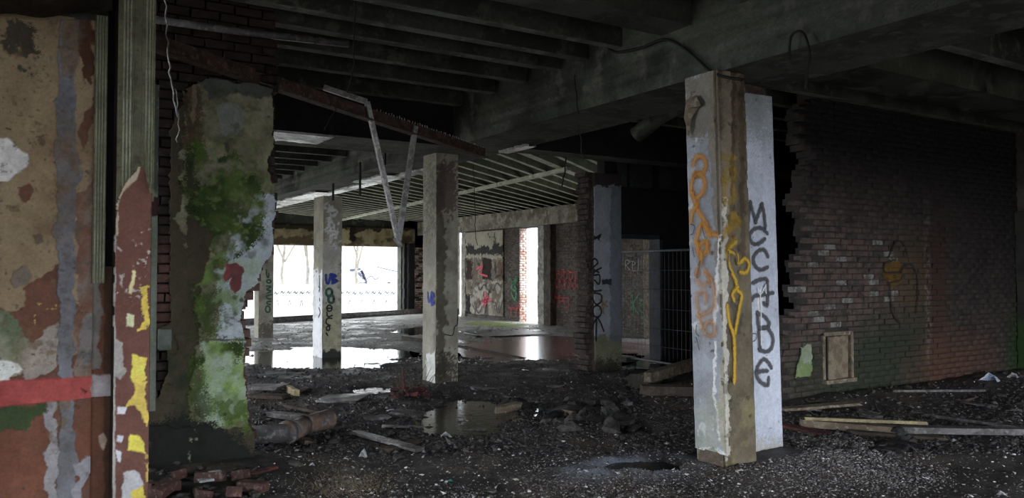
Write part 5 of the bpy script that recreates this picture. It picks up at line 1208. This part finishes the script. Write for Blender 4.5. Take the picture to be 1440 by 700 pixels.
# ================================================================== GRAVEL (nobody could count it)
def gravel(name, label, n, sampler, smin, smax, pal, wts, thin=.45):
    V0 = np.array([(1, 0, 0), (-1, 0, 0), (0, 1, 0), (0, -1, 0), (0, 0, 1), (0, 0, -1)], float)
    F0 = np.array([(0, 2, 4), (2, 1, 4), (1, 3, 4), (3, 0, 4), (2, 0, 5), (1, 2, 5), (3, 1, 5), (0, 3, 5)])
    xy = sampler(n); n = len(xy); hh = hgt(xy[:, 0], xy[:, 1])
    s = smin + (smax - smin) * rng.random(n) ** 2.5
    V = np.repeat(V0[None], n, 0) + rng.normal(0, .22, (n, 6, 3)); sc = np.stack([s * rng.uniform(.8, 1.6, n), s * rng.uniform(.6, 1., n), s * rng.uniform(.25, thin * 1.6, n)], -1)
    V = V * sc[:, None, :]; a = rng.uniform(0, 6.28, n); ca, sa = np.cos(a), np.sin(a); tl = rng.normal(0, .35, n)
    z = V[..., 2] + V[..., 0] * tl[:, None]
    X = V[..., 0] * ca[:, None] - V[..., 1] * sa[:, None] + xy[:, 0:1]; Y = V[..., 0] * sa[:, None] + V[..., 1] * ca[:, None] + xy[:, 1:2]
    P = np.stack([X, Y, z + (hh + s * .15)[:, None]], -1).reshape(-1, 3)
    Fq = (F0[None] + (np.arange(n) * 6)[:, None, None]).reshape(-1, 3)
    c = np.array(pal)[rng.choice(len(pal), n, p=wts)] * rng.uniform(.7, 1.3, (n, 1)); c = np.repeat(c, 6, 0)
    o = npmesh(name, P, Fq, M['gravel'], np.clip(c, 0, .8), False, None, 3); tag(o, label, 'gravel', kind='stuff')
def samp_px(x0, x1, y0, y1, power=1., dens=None):
    r0 = np.array(FW); rr = np.array(RT); ru = np.array(UPV)
    def f(n):
        N = n * 3; px = rng.uniform(x0, x1, N); py = y0 + (y1 - y0) * rng.random(N) ** power
        D = r0 + ((px - 720) / F)[:, None] * rr - ((py - 350) / F)[:, None] * ru; t = -EYE / D[:, 2]; x = D[:, 0] * t; y = D[:, 1] * t
        ok = (x < 13.2) & ~((y > 6.2) & (y < 6.8) & (x > 7.5)) & ~((y > 6.4) & (y < 6.95) & (x < 1.85)) & ~((x > 4.9) & (x < 5.9) & (y > 4.56) & (y < 5.08)) & ~((y > 6.2) & (y < 10) & (x > 10))
        for cx, cy, a in ((5.2, 10.25, .3), (5.02, 14.6, .4), (5.03, 19.1, .35), (8., 10.15, .4)): ok &= np.hypot(x - cx, y - cy) > a
        ok &= ~((y > 10.2) & (y < 10.6) & (x > 7.5))
        if dens is not None: ok &= rng.random(N) < dens(px, py, pudmask(x, y))
        return np.stack([x, y], -1)[ok][:n]
    return f
def dn(px, py, pm):
    k = .35 + .5 * vn(px / 60., py / 18., 0, 5)
    k = k * np.clip((px - 300) / 500, .35, 1)
    k = k + .9 * np.exp(-(((px - 1170) / 130) ** 2 + ((py - 645) / 40) ** 2)) + .45 * np.exp(-(((px - 850) / 200) ** 2 + ((py - 690) / 25) ** 2))
    k = np.where((px > 1290) & (py > 640), k * .15, k); return np.where(pm > .1, k * .12, k)
def dflat(v): return lambda px, py, pm: np.where(pm > .1, .2, v)
gravel('gravel', 'grey and white broken gravel strewn around the big white column and foreground', 30000, samp_px(355, 1445, 565, 712, .8, dn), .004, .013,
       [(.30, .285, .285), (.14, .13, .13), (.06, .055, .055), (.55, .55, .56), (.16, .13, .10)], [.15, .33, .38, .035, .105])
gravel('pale_gravel', 'brighter patch of crushed pale gravel right of the big white column foot', 6500, samp_px(1040, 1345, 600, 705, .9, lambda px, py, pm: np.exp(-(((px - 1165) / 90) ** 2 + ((py - 640) / 32) ** 2)) + .6 * np.exp(-(((px - 1270) / 60) ** 2 + ((py - 672) / 14) ** 2))), .004, .013,
       [(.38, .36, .36), (.24, .22, .22), (.5, .5, .5), (.14, .12, .11)], [.35, .35, .1, .2])
gravel('dark_rubble_bits', 'dark soot black rubble crumbs covering the shaded floor', 12000, samp_px(350, 1445, 500, 640, 1., dflat(.8)), .008, .035,
       [(.04, .038, .04), (.075, .07, .068), (.022, .02, .022), (.26, .25, .25)], [.45, .24, .30, .01], .6)
gravel('far_grit', 'scattered grit on the pale far floor', 2500, samp_px(345, 860, 452, 510, 1., dflat(.9)), .01, .04, [(.2, .2, .2), (.4, .4, .39), (.3, .27, .25)], [.4, .35, .25], .3)
gravel('plaster_crumbs', 'pale plaster crumbs sprinkled over the dark floor', 1300, samp_px(350, 1445, 520, 705, 1.), .006, .02, [(.6, .6, .6), (.75, .76, .78), (.4, .38, .34)], [.5, .2, .3], .5)

# ================================================================== OUTSIDE
struct('ground_outside', MB().box(-40, 60, 28.1, 90, -.25, -.06).box(13.75, 60, FRONT_Y, 28.1, -.25, -.06).box(-40, -4.2, FRONT_Y, 28.1, -.25, -.06), matN('pale_yard', (.6, .6, .58), (.5, .5, .48), None, .5, .9, 0))
struct('ground_front', MB().box(-40, 60, -30, FRONT_Y, -.25, -.06), matN('unseen_dark_yard', (.12, .11, .10), (.09, .085, .08), None, .5, .9, 0))  # unseen ground, colour chosen dark to keep the ceiling dim
GWp = PL('y', 36.)
yw = struct('wall_yard', MB().box(-5, 40, 36., 36.25, -.1, .95), matN('yard_wall', (.62, .62, .6), (.5, .5, .48), None, 1, .9, 0))
L = []
for x in list(range(386, 446, 9)) + list(range(478, 565, 9)):
    y = 412 + random.uniform(-1, 1); L.append([(x, y), (x + 1.5, y - 2), (x + 3, y + 1), (x + 5, y - 1)])
FB = spray('far_blue', (.035, .045, .10), .4, .9); FG = spray('far_green', (.03, .07, .05), .4, .9)
strokes('graffiti', GWp, L[:5], .09, FG, yw, .02); strokes('graffiti', GWp, L[5:], .08, FB, yw, .02)
L = [[(x, 428 + random.uniform(-4, 4)), (x + 2, 422), (x + 4, 430)] for x in range(388, 565, 17)]
strokes('graffiti', GWp, L, .05, FB, yw, .02)
HB = PL('y', 46.)
hb = thing('white_building', 'pale overexposed building beyond the yard behind the opening', 'building')
MB().box(9, 40, 46., 52, -.1, 3.0).obj('wall', matN('whitewash', (.7, .7, .68), (.6, .6, .58), None, .6, .9, 0), hb)
MB().box(8.7, 40.3, 45.7, 52.3, 3.0, 3.2).obj('roof', bpy.data.materials['whitewash'], hb)
strokes('graffiti', HB, [[(505, 385), (512, 392), (508, 380), (515, 396)], [(541, 402), (548, 398), (545, 408), (550, 405)], [(494, 380), (505, 378)]], .28, FB, hb, .02)
strokes('graffiti', HB, [[(516, 392), (522, 388), (528, 393), (533, 389)], [(553, 407), (565, 408)], [(495, 402), (510, 397), (520, 402)], [(530, 375), (550, 380), (562, 382)]], .10, FB, hb, .02)
def tree(label, x, y, h, seed, leaf=(.42, .48, .20)):
    r = random.Random(seed); t = thing('tree', label, 'tree', (x, y, -.06), 0); tr = MB(); lf = MB()
    def grow(p, d, L, rad, lev):
        q_ = p + d * L; tr.tube([p, (p + q_) / 2 + Vector((r.uniform(-1, 1), r.uniform(-1, 1), 0)) * L * .06, q_], [rad, rad * .85, rad * .65], 5, cap=False)
        if lev == 0:
            for _ in range(7):
                c = q_ + Vector((r.uniform(-1, 1), r.uniform(-1, 1), r.uniform(-1, 1))) * .35; s = r.uniform(.05, .11); u = Vector((r.uniform(-1, 1), r.uniform(-1, 1), r.uniform(-1, 1))).normalized() * s; w = u.orthogonal() * .6
                lf.add([c - u, c - w, c + u, c + w], [(0, 1, 2, 3)])
            return
        for _ in range(3 if lev > 1 else 4):
            nd_ = (d + Vector((r.uniform(-1, 1), r.uniform(-1, 1), r.uniform(-.5, .7))) * .75).normalized(); grow(p + d * L * r.uniform(.5, 1), nd_, L * r.uniform(.55, .8), rad * .6, lev - 1)
    grow(Vector((0, 0, 0)), Vector((0, 0, 1)), h * .36, h * .011, 4)
    tr.obj('trunk_and_branches', matN('bark', (.20, .19, .16), (.15, .14, .12), None, 4, .9, 0) if 'bark' not in bpy.data.materials else bpy.data.materials['bark'], t)
    leaf = tuple(c * .5 for c in leaf)
    tag(lf.obj('leaves', matN('leaf' + str(seed), leaf, tuple(c * .75 for c in leaf), None, 2, .8, 0), t), kind='stuff')
for k, (px, D, h, lab, lf) in enumerate([(400, 41, 8, 'pale bare tree outside, left in the wide back opening', (.5, .52, .36)), (430, 44, 9, 'thin tree outside, just left of the column in the puddle', (.52, .55, .3)), (503, 43, 9, 'yellow green tree outside, right of the column in the puddle', (.52, .55, .28)),
        (372, 44, 8, 'overexposed tree outside at the left edge of the back opening', (.5, .52, .36)), (545, 55, 8, 'distant pale tree outside behind the white building', (.5, .52, .4))]):
    p = vy(px, 430, D); tree(lab, p.x, D, h, k + 1, lf)
tree('bushy pale tree outside the tall side opening', 22.5, 28.5, 6, 12, (.5, .58, .25))
fx = thing('yard_gate', 'faint metal gate panel standing in the yard outside the opening', 'gate'); mb = MB()
for k in range(8): p = vy(431 + k * 1.3, 430, 38.); mb.bar(Vector((p.x, 38, -.05)), Vector((p.x, 38, 1.75)), .02, .02)
mb.obj('bars', M['fence'], fx)
